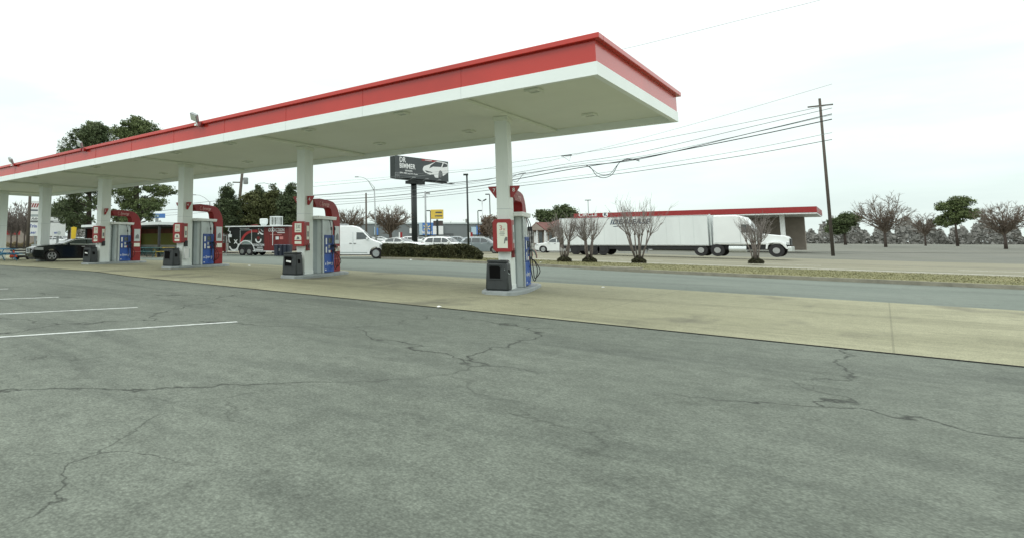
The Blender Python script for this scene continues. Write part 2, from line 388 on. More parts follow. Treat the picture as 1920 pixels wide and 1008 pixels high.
sheet('road_shadow_line', [(-140,55.6),(120,55.6),(120,56.0),(-140,56.0)], .007, M['brown'])  # dark painted strip standing in for the shadow line along the median kerb
PADN = [(-75,11.97),(-24,11.92),(-20,11.47),(-4.9,11.52),(60,11.57)]
sheet('pad_seam', [(x,y-.05) for x,y in PADN]+[(x,y+.03) for x,y in PADN[::-1]], .007, M['drain_dark'])
# parking lines
dl = Vector((-14.83+14.47, 5.32-6.5)).normalized()
for i,(x,y) in enumerate([(-20.35,6.4),(-17.42,6.44),(-14.47,6.5),(-11.42,6.79),(-8.4,6.95)]):
    L_ = 5.2; nx, ny = -dl.y*.05, dl.x*.05
    ex, ey = x+dl.x*L_, y+dl.y*L_
    sheet('parking_line', [(x+nx,y+ny),(x-nx,y-ny),(ex-nx,ey-ny),(ex+nx,ey+ny)], .005, M['stall_white'])
# storm drain mouth in the kerb
a = onG(1131,505.5); b_ = onG(1197,509)
dr = thing('storm_drain', 'long dark storm drain mouth cut into the kerb below the bare shrubs', 'drain', (a.x,a.y,G(a.x)))
d = Vector((b_.x-a.x, b_.y-a.y)); 
MB().prism([(0,-.05),(d.x,d.y-.05),(d.x,d.y+.1),(0,.1)], -.03, .10).build('opening', M['drain_dark'], dr)
MB().prism([(-.1,-.08),(d.x+.1,d.y-.08),(d.x+.1,d.y+.5),(-.1,.5)], .10, .165).build('slab', M['kerb'], dr)
# ---------------------------------------------------------------- canopy
CX0, CX1, CY0, CY1 = -46.9, -4.09, 12.85, 19.63
ZB, ZM, ZR, ZT, ZS = 4.835, 5.12, 5.58, 5.70, 5.05
can = thing('fuel_canopy', 'long flat fuel station canopy with red and white fascia over the pumps', 'canopy', (0,0,0))
def frame(name, x0,x1,y0,y1,z0,z1,t,mt, parent=can, bevel=0):
    mb = MB()
    mb.box((x0,y0,z0),(x1,y0+t,z1)); mb.box((x0,y1-t,z0),(x1,y1,z1)); mb.box((x0,y0+t,z0),(x0+t,y1-t,z1)); mb.box((x1-t,y0+t,z0),(x1,y1-t,z1))
    return mb.build(name, mt, parent, bevel=bevel)
frame('white_band', CX0,CX1,CY0,CY1,ZB,ZM-.002,.12,M['fascia_white'])
frame('red_band', CX0+.02,CX1-.02,CY0+.02,CY1-.02,ZM,ZR,.1,M['fascia_red'])
frame('top_lip', CX0-.09,CX1+.09,CY0-.09,CY1+.09,ZR+.002,ZT,.3,M['fascia_red'], bevel=.012)
MB().box((CX0+.21,CY0+.21,ZT-.06),(CX1-.21,CY1-.21,ZT-.03)).build('roof_deck', M['galv'], can)
sf = MB(); w = .405; nx = int((CX1-CX0-.24)/w)      # soffit of long narrow pans
x = CX0+.121
sf.box((CX0+.121,CY0+.121,ZS),(CX1-.121,CY1-.121,ZS+.05))
sf.build('soffit', M['soffit'], can)
COLX = [-7.85,-15.82,-23.5,-31.1,-38.7,-45.85]
for cx in COLX:
    MB().box((cx-.30,CY0+.125,ZS-.09),(cx+.30,CY1-.125,ZS-.008)).build('cross_beam', M['soffit'], can, bevel=.01)
for x_ in [CX0+3.05*k for k in range(1,14)]:
    MB().box((x_,CY0+.012,ZM+.002),(x_+.006,CY0+.0185,ZR-.002)).build('panel_seam', M['fascia_red'], can); MB().box((x_,CY0-.004,ZB),(x_+.004,CY0-.0005,ZM-.004)).build('panel_seam', M['grey_panel'], can)
LX = [-5.93,-9.78,-13.45,-17.47,-20.94,-24.05,-27.76,-31.35,-35.0,-38.6,-42.3]
li = 0
ORD = ['first','second','third','fourth','fifth','sixth','seventh','eighth','ninth','tenth','eleventh']
for i,lx in enumerate(LX):
    for j,ly in enumerate((14.0,17.8)):
        l = thing('soffit_light', 'square recessed soffit lamp, %s from the near end in the %s row under the canopy' % (ORD[i], 'front' if j==0 else 'back'), 'light', (lx,ly,ZS-.007), 0, 'recessed lamps in the canopy soffit')
        mb = MB(); s=.17
        for q in ((-s,-s,s,-s+.05),(-s,s-.05,s,s),(-s,-s+.05,-s+.05,s-.05),(s-.05,-s+.05,s,s-.05)): mb.box((q[0],q[1],-.05),(q[2],q[3],0))
        mb.build('frame', M['grey_panel'] if 0 else M['soffit'], l)
        MB().box((-s+.05,-s+.05,-.035),(s-.05,s-.05,-.005)).build('lens', M['lens'], l)
# floodlights on the roof edge
for i,(fx,lab) in enumerate(((-17.83,'largest pale floodlight on the canopy edge, left of the middle'),(-26.67,'floodlight on a red bracket on the canopy edge below the pine crown'),(-34.79,'leftmost floodlight at the far end of the canopy edge'))):
    f = thing('floodlight', lab, 'light', (fx, CY0-.05, ZT-.13), 0, 'floodlights on the canopy roof edge')
    MB().box((-.05,-.12,-.02),(.05,.25,.05)).tube([(0,-.04,0),(0,-.08,.22)], .025, 8).build('bracket', M['fascia_white'] if i!=1 else M['red'], f)
    R3 = Matrix.Rotation(math.radians(-62),3,'X') @ Matrix.Rotation(.15,3,'Z')
    MB().obox((-.05,-.12,.30), .19,.14,.055, Matrix.Rotation(.25,3,'Y') @ R3).build('housing', M['galv'], f, bevel=.015)
    MB().obox((-.05,-.165,.275), .15,.10,.02, Matrix.Rotation(.25,3,'Y') @ R3).build('lens', M['lens'], f)
    MB().box((.14,-.10,-.05),(.30,.05,.07)).build('junction_box', M['red'] if i else M['dark_red'], f)
# columns and islands stand turned about 15 degrees to the canopy
TH = .2655; TC, TS = math.cos(TH), math.sin(TH)
BX = [-7.603,-15.57,-23.264,-30.873,-38.47,-45.6]
def W(i, a, b, z=0): return (BX[i]+a*TC-b*TS, 16.0+a*TS+b*TC, G(BX[i])+z)
cl = ['column on the nearest island beside pump number 8','column behind the bin of the second nearest island','column of the third island, in front of the shelter roof','column of the fourth island, behind the rear of the black sedan','column with no pump, behind the bonnet of the black sedan','column cut by the left edge of the photo']
for i in range(6):
    c = thing('canopy_column', 'white square '+cl[i], 'column', W(i,-.17,.33), TH, 'canopy columns'); g = G(BX[i])
    MB().box((-.17,-.33,0),(.17,.33,ZS-.093-g)).build('shaft', M['white_column'], c, bevel=.012)
    MB().box((-.182,-.342,0),(.182,.342,.24)).build('base_trim', M['white_column'], c, bevel=.01)
    MB().box((-.175,-.335,2.32),(.175,.335,2.335)).build('seam', M['grey_panel'], c)
    MB().box((-.20,-.36,ZS-.22-g),(.20,.36,ZS-.094-g)).build('capital', M['soffit'], c, bevel=.01)
# ---------------------------------------------------------------- fuel islands
NUM = [('7','8'),('5','6'),('3','4'),('1','2')]
PL = ['nearest','second nearest','third','farthest']
TOP = .115
def hose(parent, pts, r=.013, mt='rubber'):
    P_ = [Vector(p) for p in pts]; out = []
    for i in range(len(P_)-1):
        p0 = P_[max(i-1,0)]; p1 = P_[i]; p2 = P_[i+1]; p3 = P_[min(i+2,len(P_)-1)]
        for k in range(6):
            t = k/6; out.append(.5*((2*p1)+(p2-p0)*t+(2*p0-5*p1+4*p2-p3)*t*t+(3*p1-p0-3*p2+p3)*t**3))
    out.append(P_[-1]); return MB().tube(out, r, 6).build('hose', M[mt], parent, smooth='full')
for i in range(4):
    isl = thing('pump_island', 'raised grey kerbed concrete pump island, the %s one' % PL[i], 'island', W(i,-.17,0), TH, 'pump islands')
    poly = [(-.61,.10),(-.54,-.50),(-.38,-.74),(.18,-.74),(.38,-.52),(.52,.20),(.55,1.0),(.55,2.9),(.46,3.2),(.2,3.38),(-.3,3.38),(-.52,3.2),(-.61,2.8)]
    MB().prism(poly, -.04, TOP-.008).build('kerb_edge', M['island'], isl, bevel=.03)
    MB().prism([(x*.9, 1.35+(y-1.35)*.95) for x,y in poly], TOP-.02, TOP).build('slab', M['island'], isl)
    # ---- waste bin
    b = thing('waste_bin', 'charcoal plastic waste bin with side opening on the %s pump island' % PL[i], 'bin', W(i,-.265,-.40,TOP), TH, 'waste bins on the pump islands')
    if i == 0: b['label'] = 'large charcoal plastic waste bin with black opening on the nearest pump island'
    MB().frustum((-.31,-.26,0),(.31,.26,0),(-.27,-.23,.74),(.27,.23,.72)).build('body', M['bin'], b, bevel=.05, smooth=True)
    MB().frustum((-.275,-.235,.743),(.275,.235,0),(-.25,-.21,.80),(.25,.21,0)).build('lid', M['bin'], b, bevel=.025, smooth=True)
    MB().prism([(-.19,.32),(.09,.32),(.09,.60),(.05,.64),(-.15,.64),(-.19,.60)], -.252, -.20, 'y').build('opening', M['drain_dark'], b)
    MB().box((-.22,-.266,.285),(.12,-.235,.31)).build('opening_rim', M['bin'], b); MB().prism([(-.22,.60),(-.17,.66),(.07,.66),(.12,.60),(.12,.63),(.08,.69),(-.18,.69),(-.22,.63)], -.266,-.22,'y').build('opening_hood', M['bin'], b)
    MB().prism([(-.12,.34),(.06,.34),(.04,.54),(-.12,.56)], .255, .288, 'x').build('side_opening', M['drain_dark'], b)
    if i in (1,3): MB().obox((-.02,-.262,.48), .10,.006,.03, Matrix.Rotation(.15,3,'Y')).build('paper_note', M['white'], b)
    if i == 0: MB().tube([(.20,-.235,.56),(.315,-.14,.43)], .014, 6).build('strap', M['grey_dark'], b)
    # ---- sign box wrapping the column (origin: column front centre)
    s = thing('promo_sign', ['red framed poster box with 3x offer on the nearest column','red framed poster box reading 3X on the second nearest column','red framed poster box with two posters on the third column','red framed poster box on the farthest pump column'][i], 'sign', W(i,-.17,0,1.13), TH, 'red poster boxes wrapped around the columns')
    x0,x1,y0,h = -.27,.245,-.17,.90
    MB().prism([(x0,.07),(x0+.07,0),(x1-.04,0),(x1,.05),(x1,h-.05),(x1-.04,h),(x0+.07,h),(x0,h-.07)], y0, -.004, 'y').build('frame', M['red'], s, bevel=.012)
    MB().box((.173,-.002,.02),(.235,.26,h-.02)).build('side_frame', M['red'], s, bevel=.01); MB().box((-.235,-.002,.02),(-.173,.26,h-.02)).build('side_frame', M['red'], s, bevel=.01)
    if i == 0:
        MB().prism([(-.15,.10),(.13,.10),(.13,.76),(.10,.80),(-.12,.80),(-.15,.76)], y0-.006, y0+.004, 'y').build('poster', M['poster'], s)
        text('3', .20, M['letter_pink'], s, (-.045,y0-.009,.65), ext=.001, bold=.005); text('x', .13, M['letter_pink'], s, (.045,y0-.009,.62), ext=.001, bold=.005)
        text('######', .035, M['letter_grey'], s, (-.01,y0-.009,.54), ext=.001)
        text('########', .03, M['letter_grey'], s, (-.01,y0-.009,.495), ext=.001); text('######', .03, M['letter_grey'], s, (-.01,y0-.009,.455), ext=.001)
        MB().prism([(.03,.22),(.06,.24),(.07,.30),(.125,.30),(.125,.40),(.08,.41),(.05,.36),(.04,.32)], y0-.010, y0-.006, 'y').build('printed_picture', M['letter_grey'], s)
    else:
        MB().box((-.15,y0-.006,.50),(.13,y0+.004,.83)).build('poster', M['poster'], s)
        text('3X', .19, M['letter_grey'] if i==1 else M['letter_pink'], s, (-.01,y0-.009,.70), ext=.001, bold=.01, sx=.82)
        text('######', .05, M['letter_grey'], s, (-.01,y0-.009,.56), ext=.001)
        MB().prism([(-.15,.08),(.13,.08),(.13,.32),(.08,.40),(-.10,.40),(-.15,.32)], y0-.006, y0+.004, 'y').build('poster', M['poster'], s)
        MB().prism([(-.07,.25),(.05,.25),(.03,.33),(-.04,.35)], y0-.010, y0-.006, 'y').build('printed_picture', M['letter_grey'], s)
        MB().box((-.15,y0-.010,.18),(.13,y0-.006,.22)).build('printed_band', M['red'], s)
    MB().box((.232,.03,.24),(.245,.21,.74)).build('side_poster', M['grey_panel'] if i==0 else M['poster'], s)
    MB().box((.2455,.07,.34),(.248,.17,.54)).build('printed_picture', M['letter_grey'], s)
    # ---- number flags
    for k,sd in enumerate((-1,1)):
        n_ = NUM[i][k]
        f = thing('pump_number_sign', 'small red tapering flag sign on the %s column showing pump number %s' % (PL[i], n_), 'sign', W(i,-.17+sd*.171,.22,2.64), TH, 'pump number flags on the columns')
        MB().prism([(0,0.02),(0,.34),(sd*.27,.34),(sd*.25,.28),(sd*.06,0.0)], -.03,.03,'y').build('plate', M['red'], f, bevel=.006)
        text(n_, .15, M['white'], f, (sd*.10,-.034,.22), ext=.001, bold=.01)
    # ---- dispenser
    dsp = thing('fuel_dispenser', 'grey and blue fuel dispenser with hoses on the %s island' % PL[i], 'fuel pump', W(i,-.17,1.55,TOP), TH, 'fuel dispensers')
    H_ = 2.02
    MB().box((-.28,-.44,0),(.28,.50,H_)).build('cabinet', M['grey_dark'], dsp, bevel=.01)
    for q in (.25,-.25): MB().box((q-.11,-.52,0),(q+.11,-.445,H_)).build('end_post', M['grey_panel'], dsp, bevel=.02)
    MB().box((.285,-.52,0),(.36,-.33,H_)).build('side_post', M['grey_panel'], dsp, bevel=.02)
    MB().frustum((-.30,-.86,H_+.005),(.40,.64,0),(-.32,-.88,H_+.13),(.42,.66,0)).build('top_cap', M['white'], dsp, bevel=.012)
    for sd in (1,-1):
        def bx(x0,x1,y0,y1,z0,z1,mt,name,bev=0,par=dsp):
            a_, c_ = sorted((sd*x0,sd*x1)); return MB().box((a_,y0,z0),(c_,y1,z1)).build(name, mt, par, bevel=bev)
        low = bx(.285,.375,-.325,.48,.03,.70,M['blue'],'lower_door',.01)
        bx(.285,.385,-.325,.48,.705,1.43,M['blue_dark'],'control_panel',.012)
        bx(.285,.31,-.325,.48,1.435,2.0,M['grey_panel'],'upper_panel',.005)
        if sd == 1:
            RT = (0,1,0); X1 = .386
            text('Synergy', .17, M['white'], low, (.377,.10,.36), RT, ext=.001, shear=.3, bold=.01)
            MB().box((.3755,-.29,.10),(.378,-.20,.14)).box((.3755,-.28,.30),(.378,-.23,.38)).build('door_marking', M['white'], low)
            for z0,z1 in ((.76,.98),(1.08,1.32)): bx(X1,X1+.004,-.27,-.17,z0,z1,M['white'],'label_plate')
            bx(X1,X1+.006,-.05,.22,1.12,1.32,M['glass_green'],'display_screen'); bx(X1,X1+.003,-.08,.25,1.09,1.35,M['grey_panel'],'screen_frame') if 0 else None
            kp = bx(X1,X1+.006,-.04,.08,.92,1.05,M['steel'],'keypad'); bx(X1,X1+.005,.12,.22,.94,1.04,M['black'],'card_reader')
            for q in range(3): bx(X1,X1+.008,-.03+.09*q,.04+.09*q,.76,.86,[M['white'],M['poster'],M['red']][q],'grade_button')
            for z in (1.45,1.66): bx(.3105,.314,-.20,.30,z,z+.12,M['white'],'sticker') if z<1.5 and 0 else None
            for q,(yy,mtz) in enumerate(((.34,M['mural_teal']),(.46,M['red']))):
                nz = MB(); z0 = .86
                nz.tube([(.39,yy,z0+.16),(.44,yy,z0+.20),(.53,yy,z0+.14),(.57,yy,z0+.02),(.575,yy+.01,z0-.06)], [.022,.03,.026,.014,.010], 8)
                nz.tube([(.43,yy,z0+.15),(.45,yy,z0+.03),(.41,yy,z0-.08)], [.018,.016,.014], 6)
                nz.build('nozzle', mtz if i==0 else (M['red'] if q else M['black']), dsp, smooth=True)
                hose(dsp, [(.36,.10+.24*q,H_+.0),(.42+.03*q,.14+.24*q,1.7),(.42,.20+.22*q,1.1),(.42+.05*q,yy-.06,.45),(.50,yy,.13+.08*q),(.58+.06*q,yy+.08,.42),(.52,yy+.03,.7),(.42,yy,z0-.08)])
                MB().tube([(.42+.03*q,.14+.24*q,1.74),(.42+.03*q,.15+.24*q,1.62)], .032, 8).build('breakaway_coupling', M['black'], dsp)
            hose(dsp, [(.36,.30,.70),(.42,.20,.35),(.40,.12,.12),(.36,.05,.20)], .011, 'blue')
    # ---- arch
    ar = thing('pump_arch', 'curved red arch rising behind the dispenser of the %s island' % PL[i], 'arch', W(i,0,0,TOP), TH, 'red arches over the dispensers')
    out = [(.69,2.78),(1.22,2.84),(1.95,2.82)]
    for k in range(8):
        a_ = PI/2*(1-k/7); out.append((2.15+.85*math.cos(a_), 1.98+.82*math.sin(a_)))
    out += [(3.0,1.2),(3.0,0),(2.40,0),(2.36,1.2),(2.28,2.1)]
    for k in range(4):
        a_ = PI/2*k/3; out.append((2.06+.16*math.cos(a_), 2.32+.18*math.sin(a_)))
    out += [(.92,2.50)]
    MB().prism(out, -.30, 0, 'x').build('arch_body', M['arch_red'], ar, bevel=.015)
    text('Synergy', .20, M['letter_pale'], ar, (.004,1.68,2.64), (0,1,0), ext=.001, shear=.3, bold=.01)
    mb = MB(); mb.tube([(.004,1.24+.055*math.cos(.6+k*.5),2.64+.085*math.sin(.6+k*.5)) for k in range(11)], .008, 4).build('emblem', M['letter_pale'], ar)
    MB().box((.001,2.46,1.10),(.012,2.92,1.80)).build('poster', M['grey_panel'], ar)
    MB().box((.001,2.46,.80),(.012,2.92,1.0)).build('notice', M['poster'], ar)
    MB().prism([(2.54,1.25),(2.84,1.25),(2.82,1.45),(2.74,1.52),(2.58,1.42)], .0125, .016,'x').build('printed_picture', M['letter_grey'], ar)
    MB().box((.0005,2.405,.50),(.005,2.995,.515)).build('seam', M['letter_pink'], ar)
    # ---- stop box on column side
    st = thing('emergency_box', 'small %s box on the side of the %s column at chest height' % ('dark red' if i<2 else 'black and red', PL[i]), 'box', W(i,.001,.17,.97), TH, 'stop boxes on the columns')
    MB().box((0,-.09,0),(.08,.10,.26)).build('case', M['dark_red'] if i<2 else M['black'], st, bevel=.01)
    MB().box((.081,-.04,.10),(.088,.06,.2)).build('cover', M['black'], st)
# white supply box below the stop box on the third island
wb = thing('supply_box', 'white open supply box on the side of the third column', 'box', W(2,.002,.30,.42), TH)
MB().box((0,-.25,0),(.11,.02,.48)).build('case', M['white'], wb, bevel=.01); MB().box((0,.03,.04),(.08,.14,.44)).build('pocket', M['grey_panel'], wb)
MB().box((-.0,-.26,.485),(.13,.15,.50)).build('shelf', M['white'], wb)
# pale utility box beside the pumpless column
bb = thing('bollard_box', 'pale squat utility box left of the pumpless column behind the car bonnet', 'box', tuple(base(70,43)), TH)
MB().box((-.3,-.25,0),(.3,.25,.95)).build('case', M['white'], bb, bevel=.03); MB().box((-.32,-.27,.96),(.32,.27,1.02)).build('lid', M['grey_panel'], bb)

# ---------------------------------------------------------------- vehicles
def vehicle(name, label, cat, loc, rz, paint, top, W, wheels, belt, tumble, glass, ws=None, rw=None, group=None, zb=.22, lamps=None, tails=None, grille=None, handles=(), mirror=None, trim=None, rack=None, lowtrim=None):
    """top: (x,z) outline from the front bottom over the roof to the rear bottom. wheels: (x, r)."""
    root = thing(name, label, cat, loc, rz, group)
    H = max(z for x,z in top)
    wf = lambda z: 1 - max(0, (z-belt)/(H-belt))**1.0*tumble
    poly = [tuple(p) for p in top]
    for xc, r in sorted(wheels):        # rear to front along the underside
        R_ = r*1.22; zc = r
        a0 = math.asin(clampf((zb-zc)/R_,-1,1))
        poly.append((xc-R_*math.cos(a0), zb))
        for k in range(1,10):
            a = PI - a0 - (PI-2*a0)*k/10
            poly.append((xc+R_*math.cos(a), zc+R_*math.sin(a)))
        poly.append((xc+R_*math.cos(a0), zb))
    n = len(poly)
    cxm = sum(p[0] for p in poly)/n; czm = sum(p[1] for p in poly)/n
    # outward-inset for rounded shoulders
    def inset(e):
        out = []
        ar = sum(poly[i][0]*poly[(i+1)%n][1]-poly[(i+1)%n][0]*poly[i][1] for i in range(n)); sg = 1 if ar > 0 else -1
        for i in range(n):
            p0 = Vector(poly[i-1]); p1 = Vector(poly[i]); p2 = Vector(poly[(i+1)%n])
            t = ((p1-p0).normalized()+(p2-p1).normalized())
            t = t.normalized() if t.length > 1e-4 else Vector((1,0))
            out.append((p1.x - t.y*e*sg, p1.y + t.x*e*sg) if i < len(top) else poly[i])
        return out
    st = [(-1.0,.05),(-.955,.012),(-.86,0),(-.45,-.012),(0,-.02),(.45,-.012),(.86,0),(.955,.012),(1.0,.05)]
    mb = MB(); vs = []
    for s_, e in st:
        for (x,z) in inset(e): vs.append((x, s_*W/2*wf(z), z))
    fs = []
    for j in range(len(st)-1):
        for i in range(n):
            fs.append((j*n+i, (j+1)*n+i, (j+1)*n+(i+1)%n, j*n+(i+1)%n))
    q = inset(.05); tr = tessellate_polygon([[Vector((x,z,0)) for x,z in q]])
    for a,b,c in tr:
        ar = (q[b][0]-q[a][0])*(q[c][1]-q[a][1])-(q[c][0]-q[a][0])*(q[b][1]-q[a][1])
        if ar < 0: b,c = c,b
        fs.append((a,b,c)); L_ = (len(st)-1)*n; fs.append((c+L_,b+L_,a+L_))
    mb.add(vs, fs)
    body = mb.build('body', M[paint], root, smooth=True)
    import bmesh
    bm = bmesh.new(); bm.from_mesh(body.data); bmesh.ops.recalc_face_normals(bm, faces=bm.faces[:]); bm.to_mesh(body.data); bm.free()
    MB().box((min(p[0] for p in top)+.15,-W/2+.12,zb-.06),(max(p[0] for p in top)-.15,W/2-.12,zb+.25)).build('underbody', M['black'], root)
    for sd in (-1,1):
        for gp in glass:
            mb = MB(); m_ = len(gp)
            inn = [(x, sd*(W/2*wf(z)-.03), z) for x,z in gp]; ou = [(x, sd*(W/2*wf(z)+.004), z) for x,z in gp]
            tr = tessellate_polygon([[Vector((x,z,0)) for x,z in gp]])
            fs = [(i,(i+1)%m_,(i+1)%m_+m_,i+m_) for i in range(m_)] + [(a+m_,b+m_,c+m_) for a,b,c in tr]
            mb.add(inn+ou, fs); mb.build('window', M['glass'], root)
        if trim:
            mb = MB(); mb.tube([(x, sd*(W/2*wf(z)+.006), z) for x,z in trim], .026, 5); mb.build('window_trim', M['chrome'], root)
        if lowtrim:
            x0,x1,z0,z1 = lowtrim; mb = MB(); mb.box((x0,sd*(W/2-.01) - (.02 if sd<0 else 0),z0),(x1,sd*(W/2-.01)+(.02 if sd>0 else 0),z1)); mb.build('sill_trim', M['grey_dark'], root)
        for hx,hz in handles:
            y = sd*(W/2*wf(hz)+.008); MB().box((hx-.09,min(y,y+sd*.03),hz-.015),(hx+.09,max(y,y+sd*.03),hz+.02)).build('door_handle', M['chrome'] if paint!='paint_white' else M['black'], root)
        if mirror:
            x,z = mirror; MB().obox((x, sd*(W/2+.10), z), .07,.11,.075).build('mirror', M[paint], root, bevel=.02)
        if lamps:
            for lp in lamps:
                x0,x1,z0,z1 = lp; MB().prism([(x0,z0),(x1,z0+.02),(x1-.05,z1),(x0,z1)], *( sorted((sd*(W/2*.70), sd*(W/2+.006))) ), 'y').build('headlight', M['headlamp'], root)
        if tails:
            x0,x1,z0,z1 = tails; MB().box((x0,min(sd*W/2*.8,sd*(W/2+.005)),z0),(x1,max(sd*W/2*.8,sd*(W/2+.005)),z1)).build('tail_light', M['tail'], root)
        if rack:
            x0,x1,z = rack; MB().tube([(x0,sd*W/2*.72*wf(H)/wf(H),z-.05),(x0+.1,sd*W/2*.72,z),(x1-.1,sd*W/2*.72,z),(x1,sd*W/2*.72,z-.05)], .02, 6).build('roof_rail', M['steel'], root)
    def pane(seg, nm):
        (x0,z0),(x1,z1) = seg; mb = MB()
        t = Vector((x1-x0, z1-z0)).normalized(); nx_, nz_ = -t.y, t.x
        if nz_ < 0: nx_, nz_ = -nx_, -nz_
        o = .014
        rows = []
        for (x,z) in ((x0,z0),(x1,z1)):
            hw = W/2*wf(z)*.90
            rows.append([(x+nx_*(o+k_), y, z+nz_*(o+k_)) for y,k_ in ((-hw,-.004),(-hw*.5,.012),(0,.02),(hw*.5,.012),(hw,-.004))])
        mb.add(rows[0]+rows[1], [(i,i+1,i+6,i+5) for i in range(4)]); mb.build(nm, M['glass'], root)
    if ws: pane(ws, 'windscreen')
    if rw: pane(rw, 'rear_window')
    if grille:
        x,z0,z1,hw = grille; g_ = MB(); g_.box((x,-hw,z0),(x+.03,hw,z1)); go = g_.build('grille', M['black'], root, bevel=.01)
        g_ = MB(); g_.tube([(x+.035,-hw,z1),(x+.035,-hw*.9,z0),(x+.035,hw*.9,z0),(x+.035,hw,z1),(x+.035,-hw,z1)], .02, 5)
        for k in range(3): g_.box((x+.031,-hw*.95,z0+(z1-z0)*(k+1)/4-.008),(x+.045,hw*.95,z0+(z1-z0)*(k+1)/4+.008))
        g_.build('grille_frame', M['chrome'], go)
    for xc, r in wheels:
        for sd in (-1,1):
            y = sd*(W/2-.13)
            wh = MB().lathe([(r*.62,-.11),(r*.97,-.11),(r,-.08),(r,.08),(r*.97,.11),(r*.62,.11)], (xc,y,r), 22, 'y').build('wheel', M['rubber'], root, smooth=True)
            rm = MB(); f0 = y+sd*.112
            rm.lathe([(r*.62,-.006),(r*.64,.006)], (xc,f0,r), 20, 'y')
            rim = rm.build('rim', M['black'] if paint!='paint_white' or r<.36 else M['grey_dark'], wh, smooth=True)
            sp = MB()
            for k in range(5):
                a = 2*PI*k/5+.3; c_,s_ = math.cos(a), math.sin(a)
                sp.obox((xc+c_*r*.33, f0+sd*.012, r+s_*r*.33), r*.33, .012, r*.085, Matrix.Rotation(-a,3,'Y'))
            sp.lathe([(r*.14,-.02),(r*.14,.02)], (xc,f0+sd*.01,r), 12, 'y')
            k0 = [(xc+math.cos(a)*r*.60, f0+sd*.012, r+math.sin(a)*r*.60) for a in [2*PI*k/18 for k in range(19)]]
            sp.tube(k0, r*.05, 5); sp.build('wheel_cover', M['steel'], wh)
    return root
def wheelroot(px, D, lx, ly, rz):      # origin of a vehicle whose wheel (lx,ly) stands at bearing px, distance D
    p = base(px, D); c,s = math.cos(rz), math.sin(rz)
    x = p.x-(c*lx-s*ly); y = p.y-(s*lx+c*ly); return (x, y, G(x))
SED = dict(top=[(2.38,.30),(2.44,.45),(2.43,.66),(2.36,.83),(2.18,.92),(1.6,1.00),(1.05,1.045),(.85,1.06),(.25,1.33),(-.1,1.39),(-.6,1.40),(-1.05,1.36),(-1.75,1.12),(-1.95,1.07),(-2.3,1.04),(-2.40,.95),(-2.42,.60),(-2.36,.30)],
    W=1.84, wheels=[(1.42,.34),(-1.38,.34)], belt=.98, tumble=.20,
    glass=[[(.80,1.07),(.22,1.28),(-.12,1.335),(-.38,1.34),(-.38,1.04)],[(-.44,1.04),(-.44,1.34),(-.75,1.335),(-1.12,1.27),(-1.42,1.13),(-1.38,1.05)]],
    ws=((.86,1.07),(.27,1.33)), rw=((-1.08,1.355),(-1.72,1.13)), lamps=[(1.88,2.33,.70,.86)], tails=(-2.41,-2.2,.78,.95), grille=(2.43,.52,.80,.46),
    handles=[(-.22,.90),(-1.15,.92)], mirror=(.62,1.05), trim=[(.86,1.06),(.22,1.305),(-.12,1.355),(-.75,1.352),(-1.15,1.285),(-1.47,1.13),(-1.42,1.04),(-.4,1.03),(.86,1.05)])
rz = math.atan2(-.983,-.18)
car1 = vehicle('parked_car', 'black four door sedan with chrome window line parked beside the farthest pump', 'car', wheelroot(102,37.0,1.42,.80,rz), rz, 'paint_black', **SED); car1.scale=(1.10,1.05,1.0)
SUV = dict(top=[(2.28,.34),(2.36,.5),(2.35,.80),(2.22,.98),(1.75,1.06),(1.25,1.12),(1.05,1.15),(.50,1.58),(.2,1.68),(-.6,1.73),(-1.6,1.71),(-1.95,1.64),(-2.22,1.18),(-2.33,1.05),(-2.36,.6),(-2.30,.34)],
    W=1.88, wheels=[(1.42,.37),(-1.40,.37)], belt=1.10, tumble=.17,
    glass=[[(.98,1.17),(.48,1.53),(.2,1.60),(-.02,1.61),(-.02,1.14)],[(-.08,1.14),(-.08,1.615),(-.95,1.62),(-.95,1.14)],[(-1.01,1.14),(-1.01,1.62),(-1.60,1.59),(-1.90,1.28),(-1.86,1.17)]],
    ws=((1.07,1.16),(.51,1.58)), rw=((-1.96,1.62),(-2.2,1.20)), lamps=[(1.98,2.33,.80,.96)], tails=(-2.34,-2.05,.95,1.12), grille=(2.34,.55,.85,.5),
    handles=[(.12,1.02),(-.85,1.04)], mirror=(.80,1.18), rack=(-1.5,.1,1.78))
def _unused(px):
    d = ray(px,455); return math.atan2(d.x*-1, d.y) # heading to the right across the view
def rzr(px): 
    d = ray(px,455); return math.atan2(-d.x, d.y)
def putveh(spec, name, label, cat, px, D, rz, paint, group=None):
    p = base(px, D); return vehicle(name, label, cat, (p.x,p.y,p.z), rz, paint, group=group, **spec)
XR = 0.0
s1 = putveh(SUV,'parked_car','white SUV half hidden by the hedge, between the billboard pole and the tall lamp post','car',836,62,.06,'paint_white','cars behind the hedge')
s0 = putveh(SED,'parked_car','white car with dark windows behind the left end of the hedge','car',753,62,.08,'paint_white','cars behind the hedge'); s0.scale=(1,1,1.16)
s2 = putveh(SUV,'parked_car','silver grey SUV past the right end of the hedge','car',905,66,.25,'paint_grey')
s3 = putveh(SUV,'parked_car','white SUV with black wheel arch facing left at the tail of the lorry','car',1046,69,PI+.15,'paint_white')
